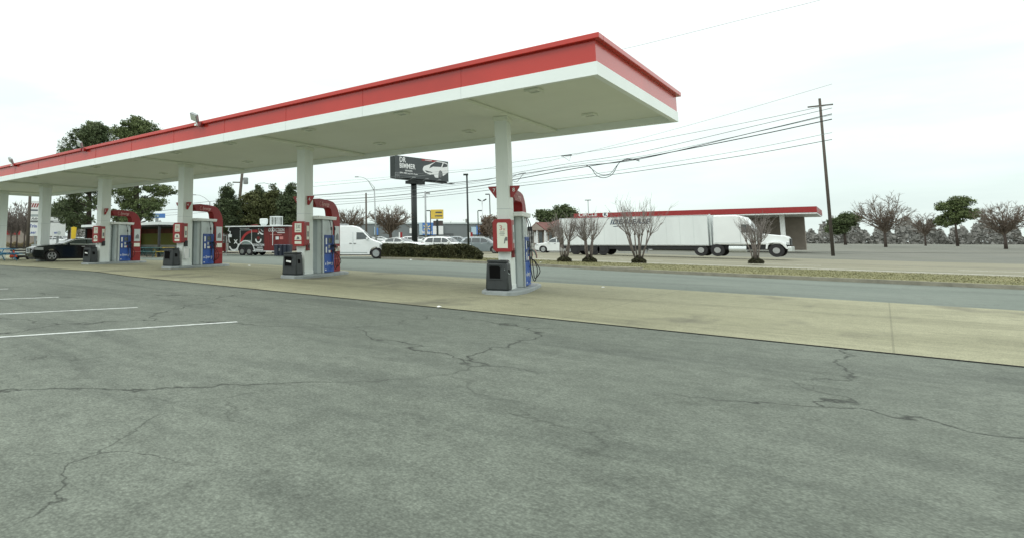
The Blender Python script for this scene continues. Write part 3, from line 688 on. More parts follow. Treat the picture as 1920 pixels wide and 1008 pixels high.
VAN = dict(top=[(2.50,.36),(2.58,.5),(2.56,.75),(2.50,1.05),(2.30,1.18),(1.90,1.30),(1.66,1.42),(1.10,1.98),(.72,2.26),(.3,2.36),(-2.2,2.38),(-2.78,2.34),(-2.88,2.2),(-2.92,.7),(-2.90,.36)],
    W=2.02, wheels=[(2.02,.38),(-1.55,.38)], belt=1.25, tumble=.14,
    glass=[[(1.55,1.40),(1.10,1.86),(.62,1.88),(.62,1.36)]], ws=((1.64,1.45),(1.13,1.94)), lamps=[(2.28,2.54,.82,1.04)], tails=(-2.92,-2.82,1.2,1.6),
    grille=(2.55,.72,.98,.6), handles=[(.50,1.08),(.20,1.08)], mirror=(1.40,1.42), lowtrim=(-2.6,1.4,.40,.46), zb=.30)
rz = math.radians(33)
van = vehicle('cargo_van', 'white high roof cargo van without rear side windows, parked behind the second nearest pump', 'van', wheelroot(705,43.5,2.02,-.88,rz), rz, 'paint_white', **VAN)
mb = MB(); mb.box((-.9,-.5,2.385),(-.1,.5,2.50)); mb.build('roof_vent', M['galv'], van, bevel=.03)
mb = MB(); mb.box((.36,-1.012,.5),(.375,-1.0,1.9)); mb.build('door_gap', M['grey_dark'], van)
# row of distant cars on the left and in the store's car park
def tint(o, new):
    for k in kids(o):
        if k.name.startswith('body') or k.name.startswith('mirror'):
            me = k.data.copy(); me.materials[0] = M[new]; k.data = me
far = [(28,128,'paint_black',.9,'dark SUV far back between the two leftmost columns',s1,1.15),(64,126,'paint_white',.5,'white car far back just right of the brown utility pole',s0,1),(103,120,'paint_white',1.0,'white car far back, right of the pumpless column',s0,1),(117,132,'paint_silver',.4,'silver SUV far back left of the yellow flag',s1,1),(152,122,'paint_white',.9,'white car far back right of the yellow feather flag',s0,1),(163,135,'paint_silver',1.3,'pale car far back against the edge of the shelter',s0,1)]
for px,D,pt,r_,lab,src,sc in far:
    p = base(px,D); c = dup(src,(p.x,p.y,p.z),r_,lab); tint(c,pt); c['group'] = 'far parked cars'; c.scale = (sc,sc,sc*1.1)
lot = [(700,120,'paint_silver',.3),(716,128,'paint_white',.4),(776,118,'paint_white',.2),(794,122,'paint_black',.3),(806,112,'paint_white',.6),(752,135,'paint_black',.3),(861,120,'paint_grey',.2),(891,130,'paint_darkred',.5)]
LL = ['silver car in the store car park just right of the van','white car in the store car park beside the round bare tree','white car in the store car park left of the billboard pole','black car in the store car park right of the billboard pole','white car in the store car park below the blue store front','black car in the store car park under the round bare tree','grey car in the store car park beyond the white SUV','dark red car in the store car park right of the tall lamp post']
for (px,D,pt,r_),lab in zip(lot,LL):
    p = base(px,D); c = dup(s0 if r_>.25 else s1,(p.x,p.y,p.z),r_,lab); tint(c,pt); c['group'] = 'cars in the store car park'
# ---- lorry
pL = base(1050, 60); rzL = 0.0
lo = thing('box_lorry', 'white lorry with long box body and dark slanted lettering passing behind the bare shrubs', 'lorry', (pL.x, pL.y, pL.z), rzL)
bx0 = MB().box((0,0,.86),(12.6,2.5,3.50)); bo = bx0.build('box_body', M['box_white'], lo, bevel=.03)
mb = MB()
for k in range(1,12): mb.box((k*1.05,-.008,.95),(k*1.05+.012,-.001,3.42))
mb.build('panel_seam', M['grey_panel'], bo)
MB().box((0,-.012,3.44),(12.6,-.002,3.49)).build('top_rail', M['steel'], bo); MB().box((0,-.012,.88),(12.6,-.002,.95)).build('bottom_rail', M['steel'], bo)
MB().box((.1,.12,.55),(12.3,2.4,.845)).build('chassis', M['black'], lo)
text('IDEALEASE', .62, M['letter_dark'], lo, (4.75,-.014,3.02), (1,0,0), bold=.032, align='LEFT', shear=.35, ext=.002, sx=1.05)
mb = MB(); mb.prism([(5.1,2.60),(8.4,2.66),(5.1,2.66),(5.0,2.63)], -.016,-.010,'y'); mb.build('stripe', M['letter_dark'], lo)
for wx in (1.5,3.5,3.5+1.1*0,6.3):
    pass
for wx,r_ in ((1.45,.48),(3.2,.52),(4.0,.52)):
    for yy in (.18,2.3):
        w_ = MB().lathe([(r_*.5,-.13),(r_*.96,-.13),(r_,-.09),(r_,.09),(r_*.96,.13),(r_*.5,.13)], (wx,yy,r_-.02), 22,'y').build('wheel', M['rubber'], lo, smooth=True)
        MB().lathe([(r_*.5,-.02),(r_*.3,.02)], (wx,yy-.14 if yy<1 else yy+.14,r_-.02), 16,'y').build('rim', M['black'], w_)
MB().box((1.9,-.0,.35),(2.9,.08,.80)).build('side_box', M['black'], lo)
MB().prism([(4.9,.82),(7.0,.82),(6.8,.35),(5.4,.35)], .05,.5,'y').build('fuel_tank', M['black'], lo)
MB().box((7.6,.2,.2),(7.75,.35,.84)).build('landing_leg', M['galv'], lo)
# tractor unit
cb = MB().prism([(12.9,.95),(15.95,.95),(15.95,1.9),(15.55,2.75),(15.2,3.25),(14.6,3.42),(13.0,3.42)], .1,2.4,'y').build('cab', M['paint_white'], lo, bevel=.10)
MB().prism([(15.96,.95),(18.0,.95),(18.05,1.45),(17.9,1.66),(16.0,1.88)], .35,2.15,'y').build('bonnet', M['paint_white'], lo, bevel=.10)
MB().prism([(16.5,.62),(16.55,1.0),(16.8,1.22),(17.5,1.22),(17.8,1.0),(17.95,.62),(17.85,.62),(17.6,.95),(17.45,1.06),(16.85,1.06),(16.68,.92),(16.62,.62)], .08,.6,'y').build('fender', M['paint_white'], lo, bevel=.02)
MB().box((17.9,.15,.42),(18.18,2.35,.82)).build('bumper', M['chrome'], lo, bevel=.05)
MB().box((18.03,.7,.9),(18.10,1.8,1.45)).build('grille', M['black'], lo, bevel=.02); MB().box((17.85,.30,.95),(18.05,.62,1.2)).build('headlight', M['headlamp'], lo, bevel=.03)
MB().prism([(15.85,1.95),(15.50,2.62),(14.95,2.62),(14.95,1.95)], .082,.098,'y').build('window', M['glass'], lo)
MB().add([(15.99,.35,1.93),(15.99,2.15,1.93),(15.60,2.10,2.70),(15.60,.40,2.70)],[(0,1,2,3)]).build('windscreen', M['glass'], lo)
MB().box((13.0,.085,1.1),(14.8,.098,1.12)).box((14.86,.085,1.0),(14.88,.098,2.7)).build('door_gap', M['grey_dark'], lo)
MB().tube([(12.75,.25,.9),(12.75,.25,3.55)], .07, 10).build('exhaust_stack', M['chrome'], lo)
MB().lathe([(.30,0),(.30,1.2)], (14.0,.42,.62), 16,'x').build('fuel_tank', M['chrome'], lo); MB().box((15.55,-.22,1.95),(15.65,-.02,2.5)).build('mirror', M['black'], lo)
MB().box((11.6,.5,.55),(17.9,1.9,.93)).build('tractor_frame', M['black'], lo)
for wx in (12.0,13.2,17.2):
    for yy in (.20,2.3):
        w_ = MB().lathe([(.25,-.13),(.49,-.13),(.51,-.09),(.51,.09),(.49,.13),(.25,.13)], (wx,yy,.50), 22,'y').build('wheel', M['rubber'], lo, smooth=True)
        MB().lathe([(.24,-.02),(.14,.03)], (wx,yy-.14 if yy<1 else yy+.14,.50), 16,'y').build('rim', M['steel'], w_)
# ---- food trailer
q0, q1 = base(428,55), base(541,52.2)
rt = math.atan2(q1.y-q0.y, q1.x-q0.x); TL = (q1-q0).length
ft = thing('food_trailer', 'black and red food trailer with white trim, roof fan and tandem wheels', 'food trailer', tuple(q0), rt)
XS = TL*.60
bd = MB().box((0,0,.42),(XS,2.3,2.52)).build('black_body', M['trailer_black'], ft, bevel=.02)
rd = MB().box((XS+.002,0.0,.42),(TL,2.3,2.52)).build('red_body', M['trailer_red'], ft, bevel=.02)
MB().box((-.12,-.35,2.53),(TL+.1,2.4,2.62)).build('roof', M['box_white'], ft)
MB().box((-.02,-.02,.36),(1.1,.03,.43)).box((2.65,-.02,.36),(TL*.83,.03,.43)).build('sill', M['box_white'], ft)
mb = MB(); mb.ring_arc((1.92,.40),.86,.94,0,PI,-.035,-.001); mb.build('wheel_guard', M['box_white'], ft)
fr = MB()
for a,b in (((1.28,.98+.0),(1.32,2.28)),((2.50,.98),(2.54,2.28)),((1.32,.98),(2.5,1.02)),((1.32,2.24),(2.5,2.28))): fr.box((a[0],-.03,a[1]),(b[0],-.002,b[1]))
hf = fr.build('hatch_frame', M['grey_panel'], ft); MB().box((1.32,-.015,1.02),(2.5,-.002,2.24)).build('hatch', M['trailer_black'], ft)
MB().box((1.34,-.016,1.04),(2.48,-.0155,1.36)).build('hatch_sticker', M['mural_teal'], hf)
text('x', .75, M['box_white'], ft, (.82,-.01,1.28), ext=.003, bold=.02)
def arcp(cx,cz,r0,r1,a0,a1,mt,nm='painted_swirl',par=ft):
    mb = MB(); mb.ring_arc((cx,cz),r0,r1,a0,a1,-.012,-.001); return mb.build(nm, mt, par)
arcp(.62,.95,.42,.56,PI*1.1,PI*2.05,M['box_white']); arcp(.6,1.5,.50,.58,PI*.85,PI*1.25,M['box_white'])
mb=MB(); mb.ring_arc((2.75,.75),1.30,1.52,PI*.42,PI*.93,-.026,-.018); mb.build('painted_swirl',M['trailer_red2'],ft); arcp(2.9,1.0,1.62,1.74,PI*.45,PI*.85,M['trailer_red'])
arcp(3.22,1.42,.20,.32,PI*.95,PI*2.05,M['box_white']); mb=MB(); mb.lathe([(.15,0),(.15,.01)],(3.22,-.012,1.55),16,'y'); mb.build('painted_dot',M['trailer_red'],ft)
mb=MB(); mb.lathe([(.07,0),(.07,.01)],(3.22,-.014,1.92),12,'y'); mb.build('painted_dot',M['box_white'],ft)
arcp(XS-.05,2.35,.42,.54,PI*1.0,PI*1.5,M['box_white']); arcp(XS-.05,2.35,.20,.26,PI*1.05,PI*1.5,M['box_white'])
arcp(3.15,2.3,.0,.30,PI,PI*2,M['trailer_red'])
text('ODDICTION', .27, M['box_white'], ft, (XS*.86,-.01,.92), ext=.003, bold=.025, sx=.72)
text('##########', .12, M['box_white'], ft, (XS*.90,-.01,.72), ext=.003, bold=.01, sx=.8)
MB().box((2.83,-.01,.50),(XS-.05,-.001,.58)).build('painted_band', M['box_white'], ft)
text('ODDICTION', .40, M['box_white'], ft, (TL*.805,-.01,2.22), ext=.003, bold=.025, sx=.68)
text('##########', .15, M['box_white'], ft, (TL*.88,-.01,1.99), ext=.003, bold=.01, sx=.85)
text('################', .12, M['box_white'], ft, (1.75,-.01,2.40), ext=.003, bold=.01, sx=.9)
text('##########################', .10, M['letter_pink'], ft, (TL*.80,-.01,1.82), ext=.003, sx=.75)
MB().box((TL*.795,-.012,1.40),(TL*.845,-.002,1.66)).build('notice', M['box_white'], ft)
MB().box((TL*.86,-.012,1.42),(TL*.915,-.002,1.66)).build('notice', M['letter_pink'], ft)
mb = MB()
for wx in (1.55,2.30):
    for yy in (.10,2.2):
        w_ = MB().lathe([(.18,-.1),(.34,-.1),(.36,-.07),(.36,.07),(.34,.1),(.18,.1)], (wx,yy-.06,.36), 20,'y').build('wheel', M['rubber'], ft, smooth=True)
        MB().lathe([(.2,-.012),(.1,.02)], (wx,yy-.165,.36), 16,'y').build('rim', M['steel'], w_)
MB().lathe([(.22,0),(.25,.1),(.36,.22),(.38,.62),(.30,.66)], (TL*.50,1.0,2.62), 20).build('exhaust_fan', M['box_white'], ft, smooth=True)
rk = MB(); X0 = TL*.64
for k in range(6):
    x = X0+.16*k; rk.box((x,.6,2.62),(x+(.06 if k in(0,5) else .035),.64,3.44)); rk.box((x,1.4,2.62),(x+.035,1.44,3.44))
rk.box((X0,.6,3.40),(X0+.86,.64,3.46)); rk.box((X0,1.4,3.40),(X0+.86,1.44,3.46)); rk.box((X0,.6,2.63),(X0+.86,1.44,2.70)); rk.box((X0,.64,3.40),(X0+.04,1.4,3.46)); rk.box((X0+.82,.64,3.40),(X0+.86,1.4,3.46))
rk.build('roof_rack', M['box_white'], ft)
MB().tube([(TL*.775,-.3,.9),(TL*.775,-.3,2.55)], .03, 6).build('awning_post', M['box_white'], ft)
MB().tube([(.30,-.3,2.5),(.18,-.3,2.2),(.45,-.3,2.1),(.36,-.3,1.9)], .035, 6).build('lamp_arm', M['box_white'], ft)
MB().box((.22,-.32,1.62),(.55,-.25,1.88)).build('lamp', M['box_white'], ft)
MB().tube([(TL,1.15,.5),(TL+.9,1.15,.45)], .05, 6).tube([(TL+.7,1.15,.5),(TL+.7,1.15,.05)], .04, 6).build('drawbar', M['black'], ft)
# front porch with red panels at the left end
po = thing('trailer_porch', 'small red and white porch with pale roof at the left end of the food trailer', 'porch', tuple(base(413,55.8)), rt)
MB().box((-.1,-.2,1.75),(.85,1.9,1.83)).build('roof', M['galv'], po)
for xx in (0,.72): MB().box((xx,-.1,0),(xx+.05,-.05,1.74)).build('post', M['box_white'], po)
MB().box((.06,-.09,.35),(.70,-.06,1.1)).build('panel', M['trailer_red'], po); MB().box((-.05,-.1,.18),(.8,1.8,.26)).build('deck', M['brown'], po)
# dark blue bins at its right end
for k,px in enumerate((519.5,527,535,542.5)):
    p = base(px,50.3); b = thing('wheeled_bin', ['dark blue bin at the left of the row by the food trailer','dark blue bin with a pale patch, second in the row by the food trailer','dark blue bin third from the left by the food trailer','dark blue bin at the right end of the row by the food trailer'][k], 'bin', tuple(p), rt, 'blue bins by the food trailer')
    MB().frustum((-.15,-.2,.05),(.15,.2,0),(-.165,-.25,.86),(.165,.25,0)).build('body', M['bin_blue'], b, bevel=.02)
    MB().prism([(-.25,.865),(-.28,.93),(.0,.99),(.27,.93),(.25,.865)], -.17,.17,'x').build('lid', M['bin_blue'], b)
    if k == 1: MB().box((-.08,-.262,.45),(.05,-.245,.68)).build('sticker', M['letter_grey'], b)
# ---------------------------------------------------------------- pavilion and picnic tables
pv = thing('picnic_shelter', 'long open shelter with thick white flat roof and painted back wall', 'shelter', (-55,26.8,.27))
PLn = 13.0
MB().box((0,-.25,2.52),(PLn,5.2,2.73)).build('roof', M['box_white'], pv); MB().box((.1,-.1,2.40),(PLn-.1,5.1,2.515)).build('roof_frame', M['black'], pv)
wl = MB(); wl.box((0,4.6,1.65),(PLn,4.7,2.39)); w_ = wl.build('back_wall', M['mural_red'], pv)
MB().box((0,4.598,.9),(PLn,4.70,1.95)).build('wall_band', M['mural_olive'], w_); MB().box((0,4.595,.72),(PLn,4.7,.9)).build('wall_band', M['mural_pale'], w_); MB().box((0,4.598,0),(PLn,4.7,.72)).build('wall_band', M['mural_teal'], w_)
MB().box((0,.3,0),(.12,4.6,2.39)).build('end_wall', M['dark_red'], pv)
for xx in (.25,3.3,6.4,9.5,12.6): MB().box((xx,0,0),(xx+.16,.16,2.395)).build('post', M['black'], pv)
sheet('shelter_floor', [(-55.3,26.2),(-41.6,26.2),(-41.6,31.6),(-55.3,31.6)], .006, M['kerb'])
def picnic(mt, label, loc, rz, group='picnic tables'):
    t = thing('picnic_table', label, 'table', loc, rz, group)
    MB().box((-.9,-.38,.71),(.9,.38,.76)).build('tabletop', mt, t, bevel=.01)
    for s in (-1,1):
        MB().box((-.9,s*.72-.14,.42),(.9,s*.72+.14,.46)).build('bench', mt, t, bevel=.01)
        f = MB(); x = s*.62
        f.tube([(x,-.70,0),(x,-.25,.70)], .03, 6); f.tube([(x,.70,0),(x,.25,.70)], .03, 6); f.tube([(x,-.8,.40),(x,.8,.40)], .03, 6); f.build('leg_frame', mt, t)
    return t
picnic(M['table_teal'], 'dark teal picnic table by the farthest pump, in front of the shelter', tuple(base(281,47.5)), .5)
picnic(M['table_yellow'], 'yellow picnic table under the shelter left of the third bin', tuple(base(305,48)), 1.2)
picnic(M['table_teal'], 'teal picnic table deep under the shelter', tuple(base(268,53)), .1)
picnic(M['table_blue'], 'bright blue picnic table at the left edge of the photo', tuple(base(3,38.5)), .25)
picnic(M['table_blue'], 'blue picnic table left of the orange triangle', tuple(base(7,41)), 1.3)
# slatted trailer with orange triangle
q = base(40,41.5); rzT = rzr(40)
sl = thing('utility_trailer', 'dark slatted utility trailer behind the nose of the black sedan', 'trailer', tuple(q), rzT)
mb = MB()
for z in (.20,.38,.56,.74): mb.box((-.65,-.5,z),(.85,-.46,z+.09))
mb.build('side_slats', M['wood_dark'], sl); MB().box((-.65,-.45,.12),(.85,.7,.19)).build('deck', M['wood_dark'], sl)
for wx in (-.2,.45): MB().lathe([(.08,-.06),(.15,-.06),(.15,.06),(.08,.06)], (wx,-.30,.15), 16,'y').build('wheel', M['rubber'], sl)
tg = thing('warning_triangle', 'bright orange slow vehicle triangle on the slatted trailer', 'triangle', tuple(q+Vector((-.05,-.2,.33))), rzT)
MB().prism([(-.50,-.14),(.02,-.14),(-.24,.32)], -.62,-.59,'y').build('plate', M['orange'], tg); MB().prism([(-.60,0),(-.48,-.0),(-.42,.12),(-.50,.18)], -.60,-.57,'y').build('edge', M['red'], tg)
# ---------------------------------------------------------------- poles, signs, billboard
def pole(name, label, cat, px, D, ytop, r, mt, group=None, lean=0, zbase=None):
    p = base(px, D); h = Z(ytop, D)-p.z
    t = thing(name, label, cat, tuple(p), rzr(px), group)
    MB().tube([(0,0,0),(lean,0,h)], [r, r*.72], 10).build('pole', mt, t, smooth='full'); return t, h
# wooden utility poles
t,h = pole('utility_pole','brown wooden utility pole left of the white tenant sign','pole',52,56,330,.17,M['wood_pole'],'utility poles')
t,h = pole('utility_pole','grey wooden utility pole with white transformer above the dark evergreens','pole',440,80,318,.27,M['wood_pole'],'utility poles',lean=.9)
MB().lathe([(.3,0),(.33,.05),(.33,.8),(.25,.88)], (1.35,-.1,h-1.9), 14).build('transformer', M['galv'], t, smooth=True)
MB().box((.7,-.06,h-1.3),(1.1,.06,h-1.15)).build('bracket', M['galv'], t); MB().box((-.4,-.06,h-1.75),(.9,.06,h-1.6)).build('crossarm', M['wood_pole'], t)
t,h = pole('utility_pole','slim wooden utility pole behind the white van roof','pole',687,84,362,.16,M['wood_pole'],'utility poles')
t,h = pole('utility_pole','grey utility pole with short crossarm right of the billboard pole','pole',799,78,359,.15,M['galv'],'utility poles')
MB().box((-.1,-.05,h-.35),(.6,.05,h-.15)).build('crossarm', M['galv'], t)
t,h = pole('utility_pole','tall wooden utility pole far right beyond the lorry cab','pole',1560,66,180,.17,M['wood_pole'],'utility poles')
MB().box((-1.1,-.05,h-.9),(1.1,.05,h-.75)).build('crossarm', M['wood_pole'], t)
# street lamp with long curved arm
p = base(706,70); h = Z(351,70)-p.z
t = thing('street_lamp','thin grey street lamp with long curved arm reaching left','street lamp',tuple(p),rzr(706),'street lamps')
MB().tube([(0,0,0),(-.2,0,h)], [.10,.06], 8).build('pole', M['galv'], t, smooth='full')
MB().tube([(-.2,0,h-.45),(-.9,0,h+.75),(-1.25,0,h+1.05),(-1.7,0,h+1.2),(-2.1,0,h+1.22)], [.04,.035,.03,.03,.03], 6).tube([(-.2,0,h),(-.55,0,h+.4),(-.9,0,h+.78)], .025, 5).build('arm', M['galv'], t, smooth='full')
MB().obox((-2.25,0,h+1.23), .22,.09,.05).build('lamp_head', M['galv'], t)
p = base(478,90); t = thing('street_lamp','street lamp whose curved arm rises out of the dark evergreens','street lamp',tuple(p),rzr(478),'street lamps')
h = Z(345,90)-p.z
MB().tube([(0,0,0),(0,0,h)], [.12,.08], 8).build('pole', M['galv'], t); MB().tube([(0,0,h-.2),(.5,0,h+.12),(1.3,0,h+.18),(2.2,0,h-.02)], .045, 6).build('arm', M['galv'], t); MB().obox((2.35,0,h-.03), .22,.1,.06).build('lamp_head', M['galv'], t)
p = base(392,85); t = thing('street_lamp','faint street lamp arching beside the third column above its red arch','street lamp',tuple(p),rzr(392),'street lamps')
h = Z(378,85)-p.z
MB().tube([(0,0,0),(0,0,h)], [.10,.07], 8).build('pole', M['galv'], t); MB().tube([(0,0,h-.1),(-.7,0,h+.5),(-1.4,0,h+.85),(-2.0,0,h+.9)], .035, 6).build('arm', M['galv'], t); MB().obox((-2.15,0,h+.9), .2,.1,.05).build('lamp_head', M['galv'], t)
# area lights
t,h = pole('lamp_post','tall dark square lamp post rising from the hedge','lamp post',878.5,44,328,.085,M['pole_dark'],'car park lamp posts')
MB().box((-.26,-.12,h-.02),(.10,.12,h+.10)).build('lamp_head', M['pole_dark'], t, bevel=.02)
for px,D,y,arms,lab,rr in ((808,95,396,(-1,),'short dark lamp post with one arm left of the yellow sign',.1),(897.5,95,396,(1,),'short dark lamp post with one arm right of the tall lamp post',.1),(920.5,90,365,(-1,),'grey lamp post with one arm just left of the nearest column',.1),(1106,130,376,(-1,1),'double armed lamp post above the red canopy across the road',.12),(799,140,370,(-1,1),'faint twin lamp post behind the grey utility pole',.1)):
    t,h = pole('lamp_post',lab,'lamp post',px,D,y,rr,M['galv'] if px in(1106,799) else M['pole_dark'],'car park lamp posts')
    for s in arms: MB().box((min(0,s*.62),-.1,h-.03),(max(0,s*.62),.1,h+.12)).build('lamp_head', M['pole_dark'], t)
t,h = pole('lamp_post','pale lamp post with two angled floodlights near the nearest column','lamp post',906,100,377,.10,M['steel'],'car park lamp posts')
for s in (-1,1): MB().obox((s*.45,0,h+.15), .28,.14,.10, Matrix.Rotation(-s*.5,3,'Y')).build('lamp_head', M['pole_dark'], t)
MB().tube([(-.4,0,h),(.4,0,h)], .04, 5).build('arm', M['galv'], t)
# billboard
A_ = P(743,332,97); B_ = P(841,338.5,105)
d = Vector((B_.x-A_.x,B_.y-A_.y)); BW = d.length; rb = math.atan2(d.y,d.x)
GB = base(782,100).z
bl = thing('billboard','large dark grey billboard with white car picture and white words on a tall pole','billboard',(A_.x,A_.y,GB),rb)
z0 = A_.z-GB; hB = 41/FPX*97; 
MB().box((0,0,z0),(BW,.25,z0+hB)).build('panel', M['board'], bl)
MB().box((-.02,.26,z0-.1),(BW-.3,1.35,z0+hB-.05)).build('back_box', M['pole_dark'], bl)
text('DR', 1.15, M['white'], bl, (.75,-.01,z0+hB*.82), align='LEFT', bold=.02, ext=.01, sx=.92)
text('BIMMER', 1.12, M['white'], bl, (.75,-.01,z0+hB*.54), align='LEFT', bold=.02, ext=.01, sx=.92)
text('SERVICING', .36, M['white'], bl, (2.9,-.01,z0+hB*.33), bold=.02, ext=.01, sx=.95)
text('BMW, MINI, and Rolls-Royce', .36, M['white'], bl, (2.9,-.01,z0+hB*.21), bold=.01, ext=.01, sx=.95)
MB().box((BW*.47,-.012,z0+hB*.90),(BW*.78,-.004,z0+hB*.985)).build('red_strip', M['red'], bl); text('##############', .20, M['white'], bl, (BW*.60,-.02,z0+hB*.94), ext=.004, bold=.01)
def u(pts):
    o_ = []
    for x,y in pts:
        a_ = (x-435)/980; t_ = 215+75*a_; b_ = 640+50*a_; o_.append((BW*a_, z0+hB*(b_-y)/(b_-t_)))
    return o_
pc = MB(); pc.prism(u([(915,450),(940,400),(1035,365),(1080,345),(1160,300),(1200,287),(1310,300),(1395,325),(1408,345),(1410,500),(1385,520),(1300,585),(1290,500),(1262,470),(1232,480),(1215,540),(1212,622),(1150,618),(1120,560),(1050,565),(960,530),(920,490)]), -.014,-.004,'y')
cp = pc.build('printed_car', M['white'], bl)
for q_ in ([(1040,440),(1065,378),(1165,303),(1303,316),(1272,402),(1110,402)],[(1322,322),(1398,347),(1394,392),(1292,412)],[(950,478),(1100,515),(1090,530),(985,517)]):
    MB().prism(u(q_), -.02,-.0145,'y').build('printed_glass', M['board'], cp)
MB().prism(u([(1250+34*math.cos(k*PI/8),545+70*math.sin(k*PI/8)) for k in range(16)]), -.02,-.0145,'y').build('printed_wheel', M['letter_grey'], cp)
PX_ = BW*.40
MB().tube([(PX_,1.0,0),(PX_,1.0,z0-.3)], .48, 16).build('pole', M['pole_dark'], bl, smooth='full')
cw = MB(); cw.box((-1.2,-.9,z0-.42),(BW+.5,-.35,z0-.34)); 
for k in range(6): cw.box((.4+k*(BW-.8)/5,-.9,z0-.34),(.5+k*(BW-.8)/5,.2,z0-.22))
cw.box((PX_-1.6,.3,z0-.8),(PX_+2.0,1.4,z0-.30)); cw.box((0,.3,z0-.32),(BW,.5,z0-.02)); cw.build('catwalk', M['pole_dark'], bl)
rl = MB()
for x in (-1.15,-.75,-.3): rl.tube([(x,-.9,z0-.34),(x,-.9,z0+.55)], .03, 5)
rl.tube([(-1.15,-.9,z0+.55),(-.3,-.9,z0+.55)], .03, 5).tube([(-1.15,-.9,z0+.15),(-.3,-.9,z0+.15)], .03, 5); rl.build('rail', M['galv'], bl)
for k in range(3): MB().tube([(2.2+k*3.1,-.9,z0-.34),(2.2+k*3.1,-1.7,z0-.15)], .03, 5).obox((2.2+k*3.1,-1.75,z0-.1), .28,.12,.06).build('sign_lamp', M['galv'], bl)
# yellow pylon sign
p = base(821,125); k_ = 125/FPX
ys = thing('pylon_sign','yellow box sign above brown and white boards on a dark post','sign',tuple(p),rzr(821)-.12)
zt = lambda y: Z(y,125)-p.z
MB().box((-12*k_,-.5,zt(411)),(11*k_,.5,zt(393.5))).build('yellow_box', M['sign_yellow'], ys, bevel=.05)
text('######', 5.2*k_, M['letter_dark'], ys, (3.0*k_,-.53,zt(399)), bold=.03, ext=.01, sx=.62); text('#########', 4.2*k_, M['letter_dark'], ys, (3.0*k_,-.53,zt(405.5)), bold=.02, ext=.01, sx=.62)
MB().box((-7.5*k_,-.3,zt(423.5)),(10*k_,.3,zt(414.5))).build('brown_board', M['brown'], ys)
MB().box((-8.5*k_,-.3,zt(440)),(10*k_,.3,zt(424.5))).build('white_board', M['store_pale'] if 0 else M['white'], ys)
MB().box((-.2,-.35,0),(.2,-.305,zt(412))).build('post', M['pole_dark'], ys)
# tenant sign, left
D_ = 66; p = base(88,D_); k_ = D_/FPX; zt = lambda y: Z(y,D_)-p.z
ts = thing('tenant_sign','tall white tenant sign with blue words and red striped logo, behind the pumpless column','sign',tuple(p),rzr(88))
MB().box((-34*k_,-.2,zt(403)),(-12*k_,.2,zt(378))).build('logo_box', M['white'], ts)
lg = MB()
for j in range(4): lg.prism([((-33.5+j*4)*k_,zt(390)),((-31.2+j*4)*k_,zt(390)),((-28.4+j*4)*k_,zt(382.5)),((-30.8+j*4)*k_,zt(382.5))], -.215,-.203,'y')
lg.build('logo_stripes', M['red'], ts); MB().box((-32*k_,-.21,zt(396.5)),(-18*k_,-.203,zt(394))).build('lettering', M['letter_dark'], ts)
MB().box((-34*k_,-.2,zt(407)),(-13*k_,.2,zt(403.1))).build('dark_board', M['grey_dark'], ts)
tb = MB(); tb.box((-33*k_,-.22,zt(443)),(31*k_,.22,zt(407.5))); tb.build('tenant_board', M['white'], ts)
FL = -.23
text('Adv', 6.2*k_, M['letter_grey'], ts, (-28.5*k_,FL,zt(411)), align='LEFT', shear=.3, ext=.005, bold=.03)
MB().prism([(-28*k_,zt(418)),(22*k_,zt(418)),(24*k_,zt(416)),(22*k_,zt(414.5)),(-28*k_,zt(414.5)),(-30*k_,zt(416))], FL,-.222,'y').build('dark_pill', M['letter_grey'], ts); text('#####', 3*k_, M['white'], ts, (14*k_,FL-.01,zt(416.2)), ext=.004, bold=.03)
text('Trin', 8*k_, M['letter_blue'], ts, (-31.5*k_,FL,zt(425)), align='LEFT', ext=.005, bold=.03, sx=.9)
text('Lear', 7*k_, M['letter_blue'], ts, (-31.5*k_,FL,zt(436.5)), align='LEFT', ext=.005, bold=.02, sx=.92); text('er', 7*k_, M['letter_blue'], ts, (11.5*k_,FL,zt(436.5)), align='LEFT', ext=.005, bold=.02, sx=.92)
MB().lathe([(3.5*k_,0),(3.5*k_,.01)], (20*k_,FL,zt(437)), 14,'y').build('emblem', M['grey_panel'], ts)
for x in (-20,18): MB().box((x*k_-.12,-.1,0),(x*k_+.12,.1,zt(443.2))).build('post', M['galv'], ts)
# feather flag
p = base(137.5,58); ff = thing('feather_flag','tall narrow yellow feather flag behind the roof of the black sedan','flag',tuple(p),rzr(137))
k_=58/FPX; MB().prism([(-4*k_,Z(453,58)-p.z),(3.3*k_,Z(453,58)-p.z),(4.5*k_,Z(432,58)-p.z),(4.6*k_,Z(427,58)-p.z),(0,Z(425.5,58)-p.z),(-5*k_,Z(427,58)-p.z),(-4.6*k_,Z(440,58)-p.z)], -.01,.01,'y').build('cloth', M['yellow'], ff)
MB().tube([(-5*k_,0,0),(-5*k_,0,Z(426,58)-p.z)], .02, 6).build('rod', M['galv'], ff)
# distant blue sign
D_=115; p = base(293,D_); k_=D_/FPX; bs = thing('roadside_sign','distant pale blue sign board above the shelter roof','sign',tuple(p),rzr(293))
MB().box((-15*k_,-.3,Z(409,D_)-p.z),(15*k_,.3,Z(401,D_)-p.z)).build('board', M['store_blue'], bs); MB().box((-12*k_,-.32,Z(407,D_)-p.z),(4*k_,-.305,Z(403,D_)-p.z)).build('lettering', M['store_pale'], bs)
MB().box((-.3,-.2,0),(.3,.2,Z(409.2,D_)-p.z)).build('post', M['galv'], bs)
MB().box((-17*k_,-.2,Z(416,D_)-p.z),(-6*k_,.2,Z(409.5,D_)-p.z)).build('lower_board', M['white'], bs)
